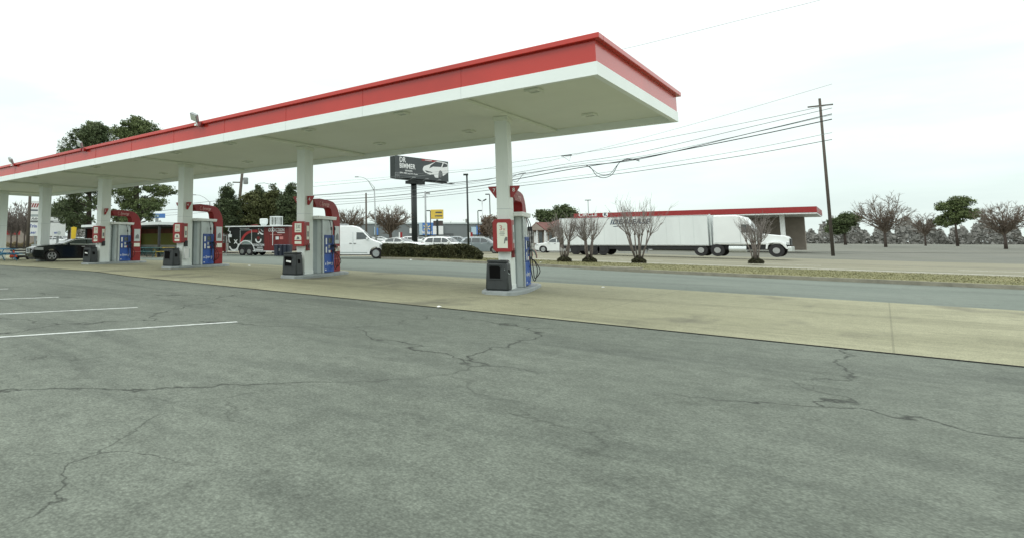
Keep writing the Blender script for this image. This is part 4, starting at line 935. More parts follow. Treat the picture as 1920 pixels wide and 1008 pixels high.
# small red and white banners
for px,D,lab in ((752,100,'red and white banner sign in front of the grey store'),(884,90,'narrow red and white banner sign left of the silver grey SUV')):
    p = base(px,D); k_=D/FPX; t = thing('banner_sign',lab,'sign',tuple(p),rzr(px),'banner signs')
    MB().box((-1.5*k_,-.05,Z(446,D)-p.z),(2.5*k_,.05,Z(436,D)-p.z)).build('panel', M['red'], t); MB().box((-4*k_,-.05,Z(446,D)-p.z),(-1.6*k_,.05,Z(436,D)-p.z)).build('side_panel', M['white'], t)
    MB().box((-.05,-.04,0),(.05,.04,Z(446.1,D)-p.z)).build('post', M['galv'], t)
# ---------------------------------------------------------------- far buildings
def bearing_box(name, label, cat, x0, x1, y0, y1, D0, D1, depth, mt, rootonly=False):
    a = base(x0,D0); b = base(x1,D1); d = Vector((b.x-a.x,b.y-a.y)); r = math.atan2(d.y,d.x)
    t = thing(name,label,cat,tuple(a),r); L_ = d.length; h = Z(y0,D0)-a.z
    MB().box((0,0,-.2),(L_,depth,h)).build('wall', mt, t); return t, L_, h
st_, L_, h = bearing_box('superstore','long low grey superstore with blue entrance fronts across the road','store',560,934,420.5,0,215,215,60,M['store_grey'])
f = lambda x: (x-560)/(934-560)*L_
zz = lambda y: Z(y,215)-st_.location.z
MB().box((-.3,-.3,h+.01),(L_+.3,60,h+.5)).build('parapet', M['grey_panel'], st_)
def front(x0,x1,y0,y1,mt,nm,pr=.6,par=None): return MB().box((f(x0),-pr,zz(y1)),(f(x1),-.01,zz(y0))).build(nm, mt, par or st_)
bp = front(792,812,418,441,M['store_blue'],'entrance_front',1.0); front(786,791.8,418,441,M['store_pale'],'entrance_front',.9); front(808.2+4,817,426,441,M['store_blue'],'entrance_front',.8)
text('Walmart', 1.5, M['white'], st_, (f(799.5),-1.03,zz(436.5)), ext=.02, bold=.04, sx=.62)
spk = MB()
for k in range(6):
    a = PI/6+k*PI/3; spk.obox((f(800)+math.cos(a)*.85,-1.03,zz(427.5)+math.sin(a)*.85), .5,.02,.15, Matrix.Rotation(-a,3,'Y'))
spk.build('emblem', M['spark'], bp)
front(704,709,428,441,M['store_blue'],'entrance_front'); front(702,703.9,426,441,M['store_pale'],'entrance_front'); front(893,905,424,440,M['store_blue'],'entrance_front'); front(884,892.9,426,440,M['store_pale'],'entrance_front')
front(768,777,428,438,M['white'],'wall_panel',.3); front(620,680,430,434,M['store_dark'],'wall_panel',.3); front(815,850,438,446,M['store_dark'],'wall_panel',.3); front(820,832,423,441,M['store_grey'],'wall_panel',.5)
for x in (838,868): MB().box((f(x)-2,8,h+.5),(f(x)+3,12,h+1.6)).build('roof_unit', M['white'], st_)
# restaurant with red roof
a = base(996,112); b = base(1075,104); d = Vector((b.x-a.x,b.y-a.y)); r = math.atan2(d.y,d.x)
rs = thing('restaurant','low tan restaurant with a red brown gabled roof beyond the road','restaurant',tuple(a),r); L_ = d.length
MB().box((.3,.3,0),(L_,10,3.1)).build('wall', M['tan_wall'], rs)
rf = MB(); rf.prism([(-.4,3.1),(10.4,3.1),(5,5.2)], 0,L_+.5,'x') if 0 else rf.add([(-.3,-.3,3.1),(L_+.3,-.3,3.1),(L_+.3,10.3,3.1),(-.3,10.3,3.1),(3.0,5,5.1),(L_-1.0,5,5.3)],[(0,1,5,4),(1,2,5),(2,3,4,5),(3,0,4),(3,2,1,0)])
rf.build('roof', M['roof_red'], rs)
MB().add([(.0,-.9,2.9),(4.2,-.9,2.9),(2.1,-.9,4.4),(.0,3,2.9),(4.2,3,2.9),(2.1,3,4.4)],[(0,1,2),(3,5,4),(0,2,5,3),(1,4,5,2),(0,3,4,1)]).build('gable', M['roof_red'], rs)
MB().add([(.25,-.92,2.95),(3.95,-.92,2.95),(2.1,-.92,4.2)],[(0,1,2)]).build('gable_face', M['tan_wall'], rs)
for k in range(6): MB().box((.5+k*1.15,.22,.6),(1.25+k*1.15,.30,2.6)).build('window', M['glass'] if k%2 else M['white'], rs)
for k in range(3): MB().box((.2+k*1.8,-.8,0),(.4+k*1.8,-.6,2.9)).build('post', M['white'], rs)
# red canopy building across the road
a = base(1078,96); ck = thing('far_fuel_station','white fuel station with long red fascia reading CIRCLE K across the road','fuel station',(a.x,a.y,a.z),0.02)
k_=96/FPX; zc = lambda y: Z(y,96)-a.z
LK = 30
MB().box((0,0,zc(410)),(LK,14,zc(401.2))).build('red_fascia', M['red'], ck); MB().box((.05,.05,zc(412)),(LK-.05,13.9,zc(410.2))).build('white_band', M['white'], ck)
MB().box((3,12,0),(LK-2,13.5,zc(412.2))).build('back_wall', M['tan_wall'], ck)
for x in (2,10,18,26): MB().box((x,2,0),(x+.5,2.5,zc(412.2))).build('column', M['white'], ck)
text('CIRCLE', .72, M['white'], ck, (.75,-.03,zc(404.3)), align='LEFT', bold=.02, ext=.02, sx=1.15)
MB().lathe([(.40,0),(.40,.03)], (4.75,-.04,zc(404.4)), 20,'y').build('logo_disc', M['white'], ck); text('K', .66, M['letter_dark'], ck, (4.75,-.06,zc(404.4)), bold=.04, ext=.01)
# small red roofed building, far left
a = base(2,118); b = base(34,116); t,L_,h = bearing_box('small_building','small low building with red band seen between the two leftmost columns','building',2,36,427,0,118,118,8,M['tan_wall'])
MB().box((-.1,-.15,h-1.4),(L_+.1,-.01,h-.5)).build('red_band', M['red'], t); MB().box((-.4,-.4,h+.01),(L_+.4,8.2,h+.2)).build('roof', M['white'], t)
# ---------------------------------------------------------------- overhead wires
def wire(label, pts, r, mt, D800, group='overhead wires'):
    def DD(x): return D800*(800+582)/(x+582)
    P_ = [P(x,y,DD(x)) for x,y in pts]; out = []
    for i in range(len(P_)-1):
        p0=P_[max(i-1,0)];p1=P_[i];p2=P_[i+1];p3=P_[min(i+2,len(P_)-1)]
        for k in range(5):
            t=k/5; out.append(.5*((2*p1)+(p2-p0)*t+(2*p0-5*p1+4*p2-p3)*t*t+(3*p1-p0-3*p2+p3)*t**3))
    out.append(P_[-1]); o = MB().tube(out, r, 5, cap=False).build('overhead_wire', mt); tag(o, label, 'wire', group); return o
WT = M['wire']; WN = M['wire_thin']
wire('lowest thin overhead wire crossing in front of the billboard pole', [(200,412),(330,403),(440,394),(590,386.5),(687,379.5),(799,370),(900,359),(975,349),(1080,336),(1199,321),(1400,291),(1560,262)], .028, WT, 80)
wire('second lowest overhead wire, faint, above the lowest one', [(200,408),(330,399),(440,390),(590,381.5),(700,375),(800,366),(900,354),(965,345),(1080,331),(1199,314),(1400,281),(1560,249)], .02, WN, 80)
wire('thick overhead wire passing over the top of the grey utility pole', [(200,404),(330,393),(440,384),(600,375.5),(700,370.3),(799,361),(900,349),(962,337.5),(1080,316),(1199,297),(1400,258),(1560,224)], .045, WT, 79)
wire('faint overhead wire just above the thick one', [(330,389),(440,380),(600,370),(700,364.5),(800,354),(900,343),(962,333),(1080,309),(1199,294),(1400,252),(1560,216)], .02, WN, 79)
wire('upper of the paired overhead wires right of the billboard', [(330,385),(440,374),(600,365.5),(700,356.5),(800,347.5),(900,338),(962,329),(1050,316),(1100,310),(1199,299),(1400,252),(1560,214)], .035, WT, 78)
wire('lower of the paired overhead wires right of the billboard', [(440,376),(600,366.5),(700,358.5),(800,350.5),(900,340),(962,325.5),(1080,305),(1199,286),(1400,240),(1560,203)], .022, WT, 78)
wire('high faint overhead wire passing left of the billboard', [(440,366),(590,350),(690,340.5),(730,336),(900,318),(962,304.8),(1055,292),(1130,281),(1199,268.5),(1400,230),(1560,196)], .022, WN, 77)
wire('highest faint overhead wire near the canopy underside', [(590,343),(700,335),(841,320.5),(962,314),(1055,296),(1199,260.5),(1400,205),(1560,158)], .014, WN, 77)
wire('thin wire drawn across the sky above the end of the canopy', [(950,150),(1080,112),(1199,85.5),(1400,35),(1540,0),(1700,-45)], .014, WN, 60)
wire('slack looped black cable hanging between the wires at the right', [(1098,310),(1108,315),(1117,328),(1128,333.5),(1140,332),(1150,325),(1160,307),(1172,299.5),(1184,298.5),(1199,301)], .035, WT, 78,'looped cables')
wire('shallower slack loop of cable inside the bigger one at the right', [(1100,310),(1112,319),(1122,326),(1133,328.5),(1145,325.5),(1155,313),(1165,302.5),(1178,299),(1190,300),(1199,303)], .028, WT, 78,'looped cables')
wire('short drooping cable loop beside the nearest column', [(958,338),(968,341.5),(974,336),(980,328),(986,324.5),(975,326),(964,330.5),(958,335)], .028, WT, 78,'looped cables')
sp = P(1062,292,77*1382/1644); t = thing('wire_splice','small dark splice hanging on the high faint wire','splice',tuple(sp),0)
MB().box((-.55,-.05,-.05),(.55,.05,.05)).build('clamp', WT, t); MB().tube([(-.4,0,-.05),(.3,0,-.6),(.45,0,-.05)], .02, 5).build('loop', WN, t)
# ---------------------------------------------------------------- vegetation
def quads(C_, S_, rngl, up=.0, aspect=.55):
    """leaf quads: centres C_, sizes S_"""
    n = len(C_); a = rngl.normal(size=(n,3)); a[:,2] = a[:,2]*(1-up)+.0; a /= np.linalg.norm(a,axis=1)[:,None]
    b = rngl.normal(size=(n,3)); b -= a*(a*b).sum(1)[:,None]; b /= np.linalg.norm(b,axis=1)[:,None]
    s = S_[:,None]; v = np.stack([C_-a*s-b*s*aspect*.6, C_+a*s*.2-b*s*aspect, C_+a*s, C_-a*s*.1+b*s*aspect],1)
    return v.reshape(-1,3)
def leafmesh(name, V, mt, parent=None):
    n = len(V)//4; me = bpy.data.meshes.new(name)
    me.vertices.add(n*4); me.vertices.foreach_set('co', V.astype(np.float32).ravel())
    me.loops.add(n*4); me.loops.foreach_set('vertex_index', np.arange(n*4,dtype=np.int32))
    me.polygons.add(n); me.polygons.foreach_set('loop_start', np.arange(0,n*4,4,dtype=np.int32))
    try: me.polygons.foreach_set('loop_total', np.full(n,4,dtype=np.int32))
    except Exception: pass
    me.materials.append(mt); me.update(calc_edges=True); me.validate()
    o = bpy.data.objects.new(name, me); COL.objects.link(o)
    if parent is not None: o.parent = parent
    return o
def crown_pts(ells, nclump, per, csize, leaf, rngl, shell=.55, flat=.6):
    """ells: (cx,cy,cz,rx,ry,rz). returns leaf vertices and clump centres"""
    vol = np.array([e[3]*e[4]*e[5] for e in ells])**.8; vol /= vol.sum(); V=[]; CC=[]
    for e,w_ in zip(ells,vol):
        m = max(3,int(nclump*w_)); d = rngl.normal(size=(m,3)); d /= np.linalg.norm(d,axis=1)[:,None]
        r = shell+(1-shell)*rngl.random(m)**.6; c = np.array(e[:3])+d*np.array(e[3:])*r[:,None]; CC.append(c)
        for q in c:
            k = int(per*(.5+rngl.random())); cs = csize*(.6+.8*rngl.random())
            p = np.clip(rngl.normal(size=(k,3)),-1.7,1.7)*np.array([cs,cs,cs*flat])*.55
            V.append(quads(q+p, leaf*(.6+.8*rngl.random(k)), rngl))
    return np.concatenate(V), np.concatenate(CC)
def tree(name, label, px, D, ells, mt, trunk_r, trunk_h, nclump=150, per=45, csize=.6, leaf=.12, group=None, seed=1, limbs=12, flat=.6, shell=.55, bark='bark', loc=None):
    rl_ = np.random.default_rng(seed); p = loc or base(px,D)
    t = thing(name,label,'tree',tuple(p),rzr(px) if px is not None else 0,group)
    V,CC = crown_pts(ells,nclump,per,csize,leaf,rl_,shell,flat); leafmesh('crown',V,mt,t)
    mb = MB(); lean = rl_.normal(size=2)*.15
    mb.tube([(0,0,-.1),(lean[0]*.5,lean[1]*.5,trunk_h*.5),(lean[0],lean[1],trunk_h)], [trunk_r*1.15,trunk_r*.85,trunk_r*.35], 9)
    mb.build('trunk', M[bark], t, smooth='full')
    lb = MB()
    for c in CC[rl_.choice(len(CC), min(limbs,len(CC)), replace=False)]:
        z0 = min(trunk_h*.95, max(trunk_h*.25, c[2]-.25*abs(c[0])-.6)); f_ = z0/trunk_h
        s0 = Vector((lean[0]*f_,lean[1]*f_,z0)); e0 = Vector(c); mid = (s0+e0)/2+Vector((0,0,-.15))
        lb.tube([s0,mid,e0], [trunk_r*.38,trunk_r*.22,trunk_r*.06], 5)
    lb.build('limbs', M[bark], t, smooth='full'); return t
def E(px0, D, items):     # ellipsoids given by bearing/height extents seen in the picture, as metres round the trunk
    k = D/FPX; g = G(base(px0,D).x); out = []
    for x0,x1,y0,y1,dy in items:
        rx = (x1-x0)/2*k; rz_ = (y1-y0)/2*k; out.append((((x0+x1)/2-px0)*k, dy, Z((y0+y1)/2,D)-g, rx, rx*.85, rz_))
    return out
# two tall pines
tree('pine_tree','tall pine with open rounded crown, the left of the two above the canopy',166,60,E(166,60,[(122,208,229,285,0),(110,152,258,300,.5),(150,214,246,300,-.4),(128,190,226,262,-.6),(104,140,280,300,0),(140,200,228,260,.2),(100,185,345,372,0),(98,160,372,405,1),(150,205,365,400,-1),(108,170,398,425,0),(112,200,300,345,0)]),M['pine'],.26,11.0,640,80,.32,.078,'pine trees',3,40,.7,.25)
tree('pine_tree','tall dense pine, the right of the two above the canopy, spreading low branches',254,58,E(254,58,[(205,292,220,270,0),(225,270,216,250,0),(262,296,232,262,.5),(202,245,235,268,-.3),(205,262,345,375,0),(258,331,346,366,0),(214,300,368,395,.5),(262,316,372,398,-.5),(200,262,392,420,0),(212,296,298,345,0),(240,290,392,416,0)]),M['pine2'],.30,11.5,700,80,.34,.08,'pine trees',4,40,.6,.25)
# dark evergreens behind the food trailer
EV = [(423,66,[(414,432,346,362,0),(411,436,352,376,0),(407,442,364,392,0),(400,456,374,408,0),(398,460,395,436,0)],'dark conical evergreen at the left end of the row behind the food trailer','evergreen',11),
      (462,67,[(462,486,357,372,0),(452,494,362,388,0),(438,508,366,402,0),(430,512,382,418,0),(428,514,402,438,0)],'olive tinted evergreen right of the utility pole with transformer','evergreen2',12),
      (483,69,[(476,489,346,362,0),(472,496,356,376,0),(464,510,362,396,0),(460,516,384,436,0)],'slim pointed evergreen in the middle of the row behind the food trailer','evergreen',13),
      (513,67,[(508,519,344,360,0),(503,524,354,374,0),(492,536,360,390,0),(484,546,374,410,0),(482,550,398,438,0)],'pointed dark evergreen above the roof rack of the food trailer','evergreen2',14),
      (544,65,[(540,553,344,358,0),(531,552,350,368,0),(524,566,358,388,0),(514,572,370,408,0),(512,574,396,438,0)],'broad dark evergreen beside the second nearest column','evergreen',15)]
for px,D,it,lab,mt,sd in EV: tree('evergreen_tree',lab,px,D,E(px,D,it),M[mt],.18,4.4,420,78,.32,.088,'evergreens behind the food trailer',sd,10,.8,.30)
# bare trees
def bare(name, label, px, D, H_, spread, trunk_r, seed, mt='twig', group=None, stems=1, levels=5, loc=None, cat='tree', trunk_h=.28, spl=3, droop=.0, barkm='bark', upb=.35):
    r_ = random.Random(seed); p = loc or base(px,D); t = thing(name,label,cat,tuple(p),0,group)
    tk = MB(); br = MB()
    def grow(p0, d, L_, rad, lv):
        tgt = tk if lv == 0 else br
        m = p0+d*L_*.5+Vector((r_.gauss(0,.05),r_.gauss(0,.05),r_.gauss(0,.03)))*L_; e = p0+d*L_+Vector((r_.gauss(0,.06),r_.gauss(0,.06),0))*L_
        tgt.tube([p0,m,e], [rad,rad*.8,rad*.62], 6 if lv<2 else 3, cap=False)
        if lv >= levels: return
        for k in range(spl if lv else spl+2):
            a = r_.uniform(0,2*PI); tilt = r_.uniform(.25,.85)*spread
            q = Vector((math.cos(a)*math.sin(tilt), math.sin(a)*math.sin(tilt), math.cos(tilt)))
            nd = (d*(.9 if lv else .5)+q*.9+Vector((0,0,upb*(1 if lv<3 else .2)-droop))).normalized()
            st_pt = e if k < 2 else p0.lerp(e, r_.uniform(.45,.95))
            grow(st_pt, nd, L_*r_.uniform(.60,.80)*(.9 if lv else (1-trunk_h)*1.0), rad*.58, lv+1)
    for k in range(stems):
        a = 2*PI*k/max(1,stems)+r_.random(); off = Vector((math.cos(a),math.sin(a),0))*(trunk_r*1.5 if stems>1 else 0)
        dd = Vector((math.cos(a)*.18*(stems>1), math.sin(a)*.18*(stems>1), 1)).normalized()
        grow(off+Vector((0,0,-.05)), dd, H_*trunk_h, trunk_r, 0)
    tk.build('trunk', M[barkm], t, smooth='full'); br.build('branches', M[mt], t, smooth='full'); return t
def baretree(label, px, D, box, trunk_r, seed, mt='twig', group='bare trees', nl=15, n2=9, n3=7, tw=.022, fork=.35):
    r_ = random.Random(seed); p = base(px,D); t = thing('bare_tree',label,'tree',tuple(p),rzr(px),group)
    k = D/FPX; x0,x1,y0,y1 = box; cx_ = ((x0+x1)/2-px)*k; cz_ = Z((y0+y1)/2,D)-p.z; rx = (x1-x0)/2*k; rz_ = (y1-y0)/2*k
    zf = max(.6, cz_-rz_*(1-fork*.3)); tk = MB(); br = MB()
    tk.tube([(0,0,-.1),(.05,0,zf*.5),(0,0,zf)], [trunk_r*1.25,trunk_r,trunk_r*.85], 8)
    def curve(a,b,sag,r0,r1,n,mb,sides=4):
        pts = []; w1 = Vector((r_.gauss(0,1),r_.gauss(0,1),r_.gauss(0,1)))*(b-a).length*.06
        for i in range(n+1):
            f_ = i/n; q = a.lerp(b,f_); q.z += sag*math.sin(f_*PI)*(b-a).length; pts.append(q+w1*math.sin(f_*PI*2))
        mb.tube(pts,[r0+(r1-r0)*i/n for i in range(n+1)],sides,cap=False); return pts
    for i in range(nl):
        th = 2*PI*(i*.618); el = math.asin(clampf((i+.5)/nl*1.45-.50,-.95,.98))
        d = Vector((math.cos(th)*math.cos(el)*rx, math.sin(th)*math.cos(el)*rx*.9, math.sin(el)*rz_))*r_.uniform(.8,.98)
        e_ = Vector((cx_,0,cz_))+d; s0 = Vector((0,0,zf*r_.uniform(.72,1.0)))
        L1 = curve(s0,e_,.10 if el<.4 else .0,trunk_r*.42,tw*1.1,6,br,5)
        for j in range(n2):
            b0 = L1[r_.randint(1,5)]; out_ = (e_-s0).normalized()
            d2 = (out_*.8+Vector((r_.gauss(0,.6),r_.gauss(0,.6),r_.gauss(.25,.45)))).normalized()*min(rx,rz_*1.4)*r_.uniform(.22,.45)
            L2 = curve(b0,b0+d2,0,tw*1.5,tw*.8,3,br,3)
            for m_ in range(n3):
                c0 = L2[r_.randint(1,3)]; d3 = (d2.normalized()+Vector((r_.gauss(0,.6),r_.gauss(0,.6),r_.gauss(.2,.5)))).normalized()*min(rx,rz_*1.4)*r_.uniform(.08,.20)
                br.tube([c0,c0+d3],[tw*.75,tw*.4],3,cap=False)
    tk.build('trunk', M['bark'], t, smooth='full'); br.build('branches', M[mt], t, smooth='full'); return t
baretree('bare round headed tree on a thick trunk left of the billboard pole',732,74,(688,774,386,432),.20,21,nl=28,n2=13,n3=9)
baretree('bare tree behind the roof of the white van',655,78,(622,694,390,432),.20,22,nl=22,n2=12,n3=8)
baretree('brownish bare tree left of the nearest column behind the silver grey SUV',919,84,(902,938,398,440),.12,23,nl=12,n2=8,n3=6)
for k,(px,D,bx_) in enumerate(((20,100,(4,34,384,440)),(31,104,(14,50,368,438)),(45,98,(32,64,378,440)),(4,100,(-14,20,382,440)))):
    baretree(['grey bare tree left of centre between the two leftmost columns','tallest grey bare tree between the two leftmost columns','grey bare tree just left of the brown utility pole','grey bare tree behind the leftmost column'][k],px,D,bx_,.13,30+k,'twig_warm','bare trees far left',nl=26,n2=13,n3=9,tw=.026)
tree('brown_tree','dull brown leafy tree low between the tall lamp post and the nearest column',918,86,E(918,86,[(906,934,404,425,0),(900,932,418,446,0)]),M['dry_leaf'],.14,2.6,110,40,.45,.11,None,41,8)
tree('green_tree','broad dome shaped green tree behind the red roofed restaurant',1058,120,E(1058,120,[(1006,1056,399,422,0),(1040,1082,390,418,0),(1015,1078,405,428,0)]),M['green_tree'],.3,4.0,260,50,.7,.22,None,42,10,.6,.3)
tree('russet_bush','reddish brown thicket in front of the restaurant roof',1042,92,E(1042,92,[(1026,1058,424,446,0),(1030,1052,416,436,0)]),M['dry_leaf'],.08,1.6,60,26,.42,.08,None,43,8)
tree('pine_tree','mixed pine foliage behind the pumpless column and the tenant sign',128,84,E(128,84,[(96,160,372,410,0),(104,166,392,436,0),(92,128,380,420,1)]),M['pine'],.22,7,200,46,.6,.16,'pine trees',44,12,.5,.3)
tree('green_tree','rounded green tree beyond the right end of the red fascia',1585,150,E(1585,150,[(1562,1600,414,436,0),(1575,1612,406,430,0),(1556,1590,424,446,0)]),M['green_tree'],.3,5,260,50,.7,.18,'trees beyond the road on the right',60,8,.6,.3)
baretree('tall bare tree right of the tall wooden pole',1660,120,(1618,1704,368,436),.22,61,nl=24,n2=12,n3=8,tw=.03,group='trees beyond the road on the right')
tree('green_tree','irregular green pine second from the right edge',1795,135,E(1795,135,[(1770,1812,384,404,0),(1782,1830,396,420,0),(1766,1806,410,432,.5),(1790,1822,376,396,0)]),M['pine2'],.25,7,300,60,.6,.15,'trees beyond the road on the right',62,14,.6,.25)
baretree('bare tree at the right edge beyond the road',1885,112,(1846,1930,378,438),.22,63,nl=24,n2=12,n3=8,tw=.03,group='trees beyond the road on the right')
baretree('small bare tree between the tall wooden pole and the green pine',1735,140,(1712,1760,398,440),.16,64,nl=18,n2=10,n3=7,tw=.03,group='trees beyond the road on the right')
# crape myrtles on the verge
def myrtle(label, px, D, H_, seed, group='bare shrubs on the verge', wd=1.0):
    r_ = random.Random(seed); p = base(px,D); p.z += .13
    t = thing('bare_shrub',label,'shrub',tuple(p),0,group); tk = MB(); br = MB()
    ns = 9
    for k in range(ns):
        a = 2*PI*k/ns+r_.uniform(-.3,.3); b0 = Vector((math.cos(a)*.12,math.sin(a)*.12,0)); rr = r_.uniform(.14,.36)*wd
        hh = H_*r_.uniform(.40,.52); e = Vector((math.cos(a)*rr*1.25,math.sin(a)*rr*1.25,hh)); m = (b0+e)/2+Vector((r_.gauss(0,.05),r_.gauss(0,.05),0))
        tk.tube([b0,m,e],[.05,.038,.034],6); tk.lathe([(.02,-.07),(.06,-.03),(.065,.03),(.03,.08)],tuple(e),7)
        for j in range(r_.randint(6,11)):
            a2 = a+r_.gauss(0,1.1); tl = r_.uniform(.05,.85); L_ = H_*r_.uniform(.22,.55)
            d = Vector((math.cos(a2)*math.sin(tl),math.sin(a2)*math.sin(tl),math.cos(tl)))
            m2 = e+d*L_*.5+Vector((r_.gauss(0,.05),r_.gauss(0,.05),-.05)); e2 = e+d*L_+Vector((0,0,.12*L_)); br.tube([e,m2,e2],[.016,.012,.005],4,cap=False)
            for q in range(6):
                s0 = e.lerp(e2,r_.uniform(.35,.95)); dd = (d+Vector((r_.gauss(0,.45),r_.gauss(0,.45),r_.gauss(.15,.3)))).normalized()*L_*r_.uniform(.2,.4)
                br.tube([s0,s0+dd],[.008,.003],3,cap=False)
    tk.build('stems', M['bark_pale'], t, smooth='full'); br.build('twigs', M['twig_grey'], t)
    rl_ = np.random.default_rng(seed); n=2200; ang=rl_.random(n)*2*PI; rad=np.sqrt(rl_.random(n))*.40; c=np.stack([np.cos(ang)*rad,np.sin(ang)*rad,.42*np.clip(1.1-rad/.5,.1,1)*rl_.random(n)],1)
    leafmesh('mulch', quads(c, .05*(.6+rl_.random(n)), rl_), M['mulch'], t); return t
myrtle('bare many stemmed shrub just right of the nearest pump, first of three on the verge',1057,37.2,2.75,51)
myrtle('bare many stemmed shrub in the middle of three on the verge before the lorry',1104,37.0,2.8,52)
myrtle('tallest bare spreading shrub with high branches before the lorry lettering',1196,37.2,3.7,53,wd=1.7)
myrtle('bare shrub farther right along the verge',1415,38.5,2.9,54)
# clipped hedge
hp = [base(716,43.8), base(770,42.6), base(840,40.9), base(890,39.4), base(899,39.0)]
hx = thing('clipped_hedge','long low dark clipped hedge between the lot and the parked cars','hedge',tuple(hp[0]),0)
rl_ = np.random.default_rng(77); V=[]; core=MB(); n=42000
o0 = hp[0]; seg=[(hp[i],hp[i+1]) for i in range(4)]; lens=np.array([(b-a).length for a,b in seg]); pr=lens/lens.sum()
ch = rl_.choice(4,n,p=pr); tt = rl_.random(n)
A3=np.array([tuple(s[0]-o0) for s in seg]); B3=np.array([tuple(s[1]-o0) for s in seg]); c=A3[ch]+(B3[ch]-A3[ch])*tt[:,None]
hh = .93+.06*np.sin(c[:,0]*1.3)+.04*np.sin(c[:,0]*3.1+1)-.16*(ch==2)*tt**2-.16*(ch==3)-.25*(ch==3)*tt
th = rl_.random(n); side = rl_.random(n)
wdt = .62
u_ = np.where(side<.42, -wdt, np.where(side<.5, wdt, (rl_.random(n)*2-1)*wdt)); zz_ = np.where(side<.5, rl_.random(n)**.8*hh, hh)
rnd = np.clip((np.abs(u_)-wdt*.7),0,1)*np.clip((zz_-hh*.75),0,1)*2.0
dirn = np.array([.62,-.78])*-1
c[:,0] += u_*-dirn[0]*-1; c[:,1] += u_*.78*1.0; c[:,2] = zz_-rnd+rl_.normal(size=n)*.035; c[:,:2] += rl_.normal(size=(n,2))*.05
leafmesh('foliage', quads(c, .055*(.6+.9*rl_.random(n)), rl_), M['hedge'], hx)
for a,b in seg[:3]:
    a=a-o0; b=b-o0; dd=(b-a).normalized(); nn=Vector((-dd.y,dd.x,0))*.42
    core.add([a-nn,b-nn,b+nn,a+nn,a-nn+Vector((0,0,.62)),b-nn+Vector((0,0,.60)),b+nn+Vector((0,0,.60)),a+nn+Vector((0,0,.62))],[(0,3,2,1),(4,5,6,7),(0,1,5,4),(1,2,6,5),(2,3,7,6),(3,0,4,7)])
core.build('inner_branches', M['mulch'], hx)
# dry hedge far left
hx = thing('dry_hedge','straw coloured dry ornamental grass row between the two leftmost columns','hedge',tuple(base(43,108)),rzr(43))
n=7000; c=np.stack([(rl_.random(n)*2-1)*2.6,(rl_.random(n)*2-1)*.6,rl_.random(n)**.8*1.0],1); c[:,2]*= .8+.2*np.sin(c[:,0]*4)
V = quads(c,.09*(.5+rl_.random(n)),rl_,aspect=.25); leafmesh('foliage',V,M['dry_grass'],hx)
tm = MB(); rows = (92.5,100,108,116,124,130,160,300,900,2000); pxs = list(range(-1200,3601,200)); tv = []
for D in rows:
    for q_ in pxs: b_ = base(q_,D); tv.append((b_.x,b_.y,b_.z+.003))
m_ = len(pxs); tm.add(tv,[(i*m_+j,i*m_+j+1,(i+1)*m_+j+1,(i+1)*m_+j) for i in range(len(rows)-1) for j in range(m_-1)])
tag(tm.build('far_terrain', M['far_ground']), kind='structure')
# far woods: one mass along the horizon
V=[]; rl_=np.random.default_rng(99)
n=52000; px=-60+rl_.random(n)*2100; D=255+rl_.random(n)*60
k=np.array([(px-600)/FPX]).T; R2=np.array([[_r.x,_r.y]]); F2=np.array([[HF.x,HF.y]])
xy=(F2+R2*k)*D[:,None]
ht = 6.5+2.6*np.sin(px*.045)+1.8*np.sin(px*.13+1)+1.3*np.sin(px*.31+2)+np.where(px>1250,2,0)
c=np.concatenate([xy,(rl_.random(n)**.7*ht)[:,None]],1)
fw = leafmesh('far_woods', quads(c,.75*(.6+.9*rl_.random(n)),rl_), M['far_leaf']); tag(fw,'grey green line of far woods along the horizon','woods',kind='stuff')
# grass on the verge
rl_=np.random.default_rng(5); n=26000
x=-26+rl_.random(n)*34; yk=np.interp(x,[q[0] for q in KERB[3:]],[q[1] for q in KERB[3:]])+.25; y=yk+(39-yk)*rl_.random(n); g=.13+np.clip(-.0155*(x+7.6),-.23,.24)
gr = leafmesh('verge_grass', quads(np.stack([x,y,g+rl_.random(n)*.03],1), .035*(.5+rl_.random(n)), rl_, aspect=.2), M['verge_leaf']); tag(gr,'short dry straw green grass on the verge','grass',kind='stuff')
# litter
for (x,y,lab) in ((823,574.5,'small white paper scrap on the lot at the pad edge in the foreground'),(1131,538,'white paper scrap near the lane edge right of the nearest pump'),(467,498,'white scrap on the concrete between the second and third pumps'),(1014,492,'pale flat scrap on the verge right of the nearest pump'),(770,487,'white cup lying on the kerb in front of the hedge')):
    q = onG(x,y,.14 if y in(492,487) else .005); s_=.05 if y>520 else .09
    o = thing('litter',lab,'litter',tuple(q),random.random()*3,'scraps of litter')
    MB().add([(-s_,-s_*.6,0),(s_,-s_*.8,.01),(s_*1.1,s_*.7,.0),(-s_*.8,s_*.5,.015),(0,0,.03)],[(0,1,4),(1,2,4),(2,3,4),(3,0,4)]).build('paper', M['white'], o)
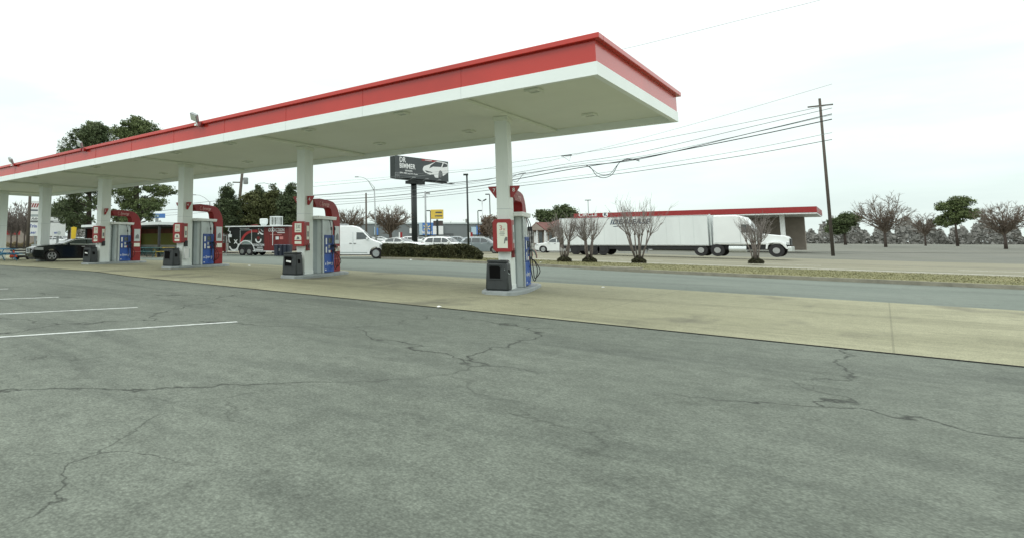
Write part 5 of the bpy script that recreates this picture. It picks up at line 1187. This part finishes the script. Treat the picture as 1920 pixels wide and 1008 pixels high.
# ---------------------------------------------------------------- light, sky, camera
SUN_EL, SUN_AZ = math.radians(48), math.radians(200)
sd = bpy.data.lights.new('sun','SUN'); sd.energy = .6; sd.angle = math.radians(25); sd.color = (1,.97,.92)
so = bpy.data.objects.new('sun', sd); COL.objects.link(so)
dv = Vector((math.sin(SUN_AZ)*math.cos(SUN_EL), math.cos(SUN_AZ)*math.cos(SUN_EL), math.sin(SUN_EL)))
so.rotation_euler = dv.to_track_quat('Z','Y').to_euler()
wd = bpy.data.worlds.new('World'); scn.world = wd; wd.use_nodes = True
nt = wd.node_tree; N = nt.nodes; L = nt.links; bg = N['Background']; out = N['World Output']
sky = N.new('ShaderNodeTexSky'); sky.sky_type = 'NISHITA'; sky.sun_disc = False; sky.sun_elevation = SUN_EL; sky.sun_rotation = SUN_AZ
L.new(sky.outputs[0], bg.inputs['Color']); bg.inputs['Strength'].default_value = .1
tc = N.new('ShaderNodeTexCoord'); sx = N.new('ShaderNodeSeparateXYZ'); L.new(tc.outputs['Generated'], sx.inputs[0])
rp = N.new('ShaderNodeValToRGB'); L.new(sx.outputs['Z'], rp.inputs['Fac'])
e = rp.color_ramp.elements; e[0].position = 0; e[0].color = (.86,.97,.93,1); e[1].position = 1; e[1].color = (2.2,2.3,2.25,1)
for pos,c in ((.10,(.99,1.12,1.08)),(.22,(1.12,1.20,1.17)),(.5,(1.6,1.68,1.66))):
    q = e.new(pos); q.color = (*c,1)
mp = N.new('ShaderNodeMapping'); mp.inputs['Scale'].default_value = (1.2,1.2,6); L.new(tc.outputs['Generated'], mp.inputs['Vector'])
nz = N.new('ShaderNodeTexNoise'); nz.inputs['Scale'].default_value = 2.2; nz.inputs['Detail'].default_value = 7; nz.inputs['Roughness'].default_value = .55; L.new(mp.outputs[0], nz.inputs['Vector'])
cr = N.new('ShaderNodeValToRGB'); cr.color_ramp.elements[0].position = .32; cr.color_ramp.elements[0].color = (.875,.895,.90,1); cr.color_ramp.elements[1].position = .62; cr.color_ramp.elements[1].color = (1.06,1.06,1.05,1); L.new(nz.outputs['Fac'], cr.inputs['Fac'])
mx = N.new('ShaderNodeMix'); mx.data_type = 'RGBA'; mx.blend_type = 'MULTIPLY'; mx.inputs[0].default_value = 1; L.new(rp.outputs[0], mx.inputs[6]); L.new(cr.outputs[0], mx.inputs[7])
b2 = N.new('ShaderNodeBackground'); L.new(mx.outputs[2], b2.inputs['Color']); b2.inputs['Strength'].default_value = 1.0
ms = N.new('ShaderNodeMixShader'); ms.inputs[0].default_value = .94; L.new(bg.outputs[0], ms.inputs[1]); L.new(b2.outputs[0], ms.inputs[2]); L.new(ms.outputs[0], out.inputs['Surface'])
cam = bpy.data.cameras.new('camera'); co = bpy.data.objects.new('camera', cam); COL.objects.link(co); scn.camera = co
cam.sensor_width = 36; cam.lens = 36*FPX/1920; cam.shift_x = (960-600)/1920; cam.shift_y = -(504-337.5)/1920; cam.clip_end = 4000; cam.clip_start = .1
mw = Matrix.Identity(3); mw.col[0] = _r; mw.col[1] = _u; mw.col[2] = -_w
co.location = (0,0,CAMH); co.rotation_euler = mw.to_euler()
scn.view_settings.view_transform = 'Standard'; scn.view_settings.look = 'None'; scn.view_settings.exposure = 0; scn.view_settings.gamma = 1
scn.cycles.max_bounces = 6; scn.cycles.diffuse_bounces = 4; scn.cycles.use_adaptive_sampling = True
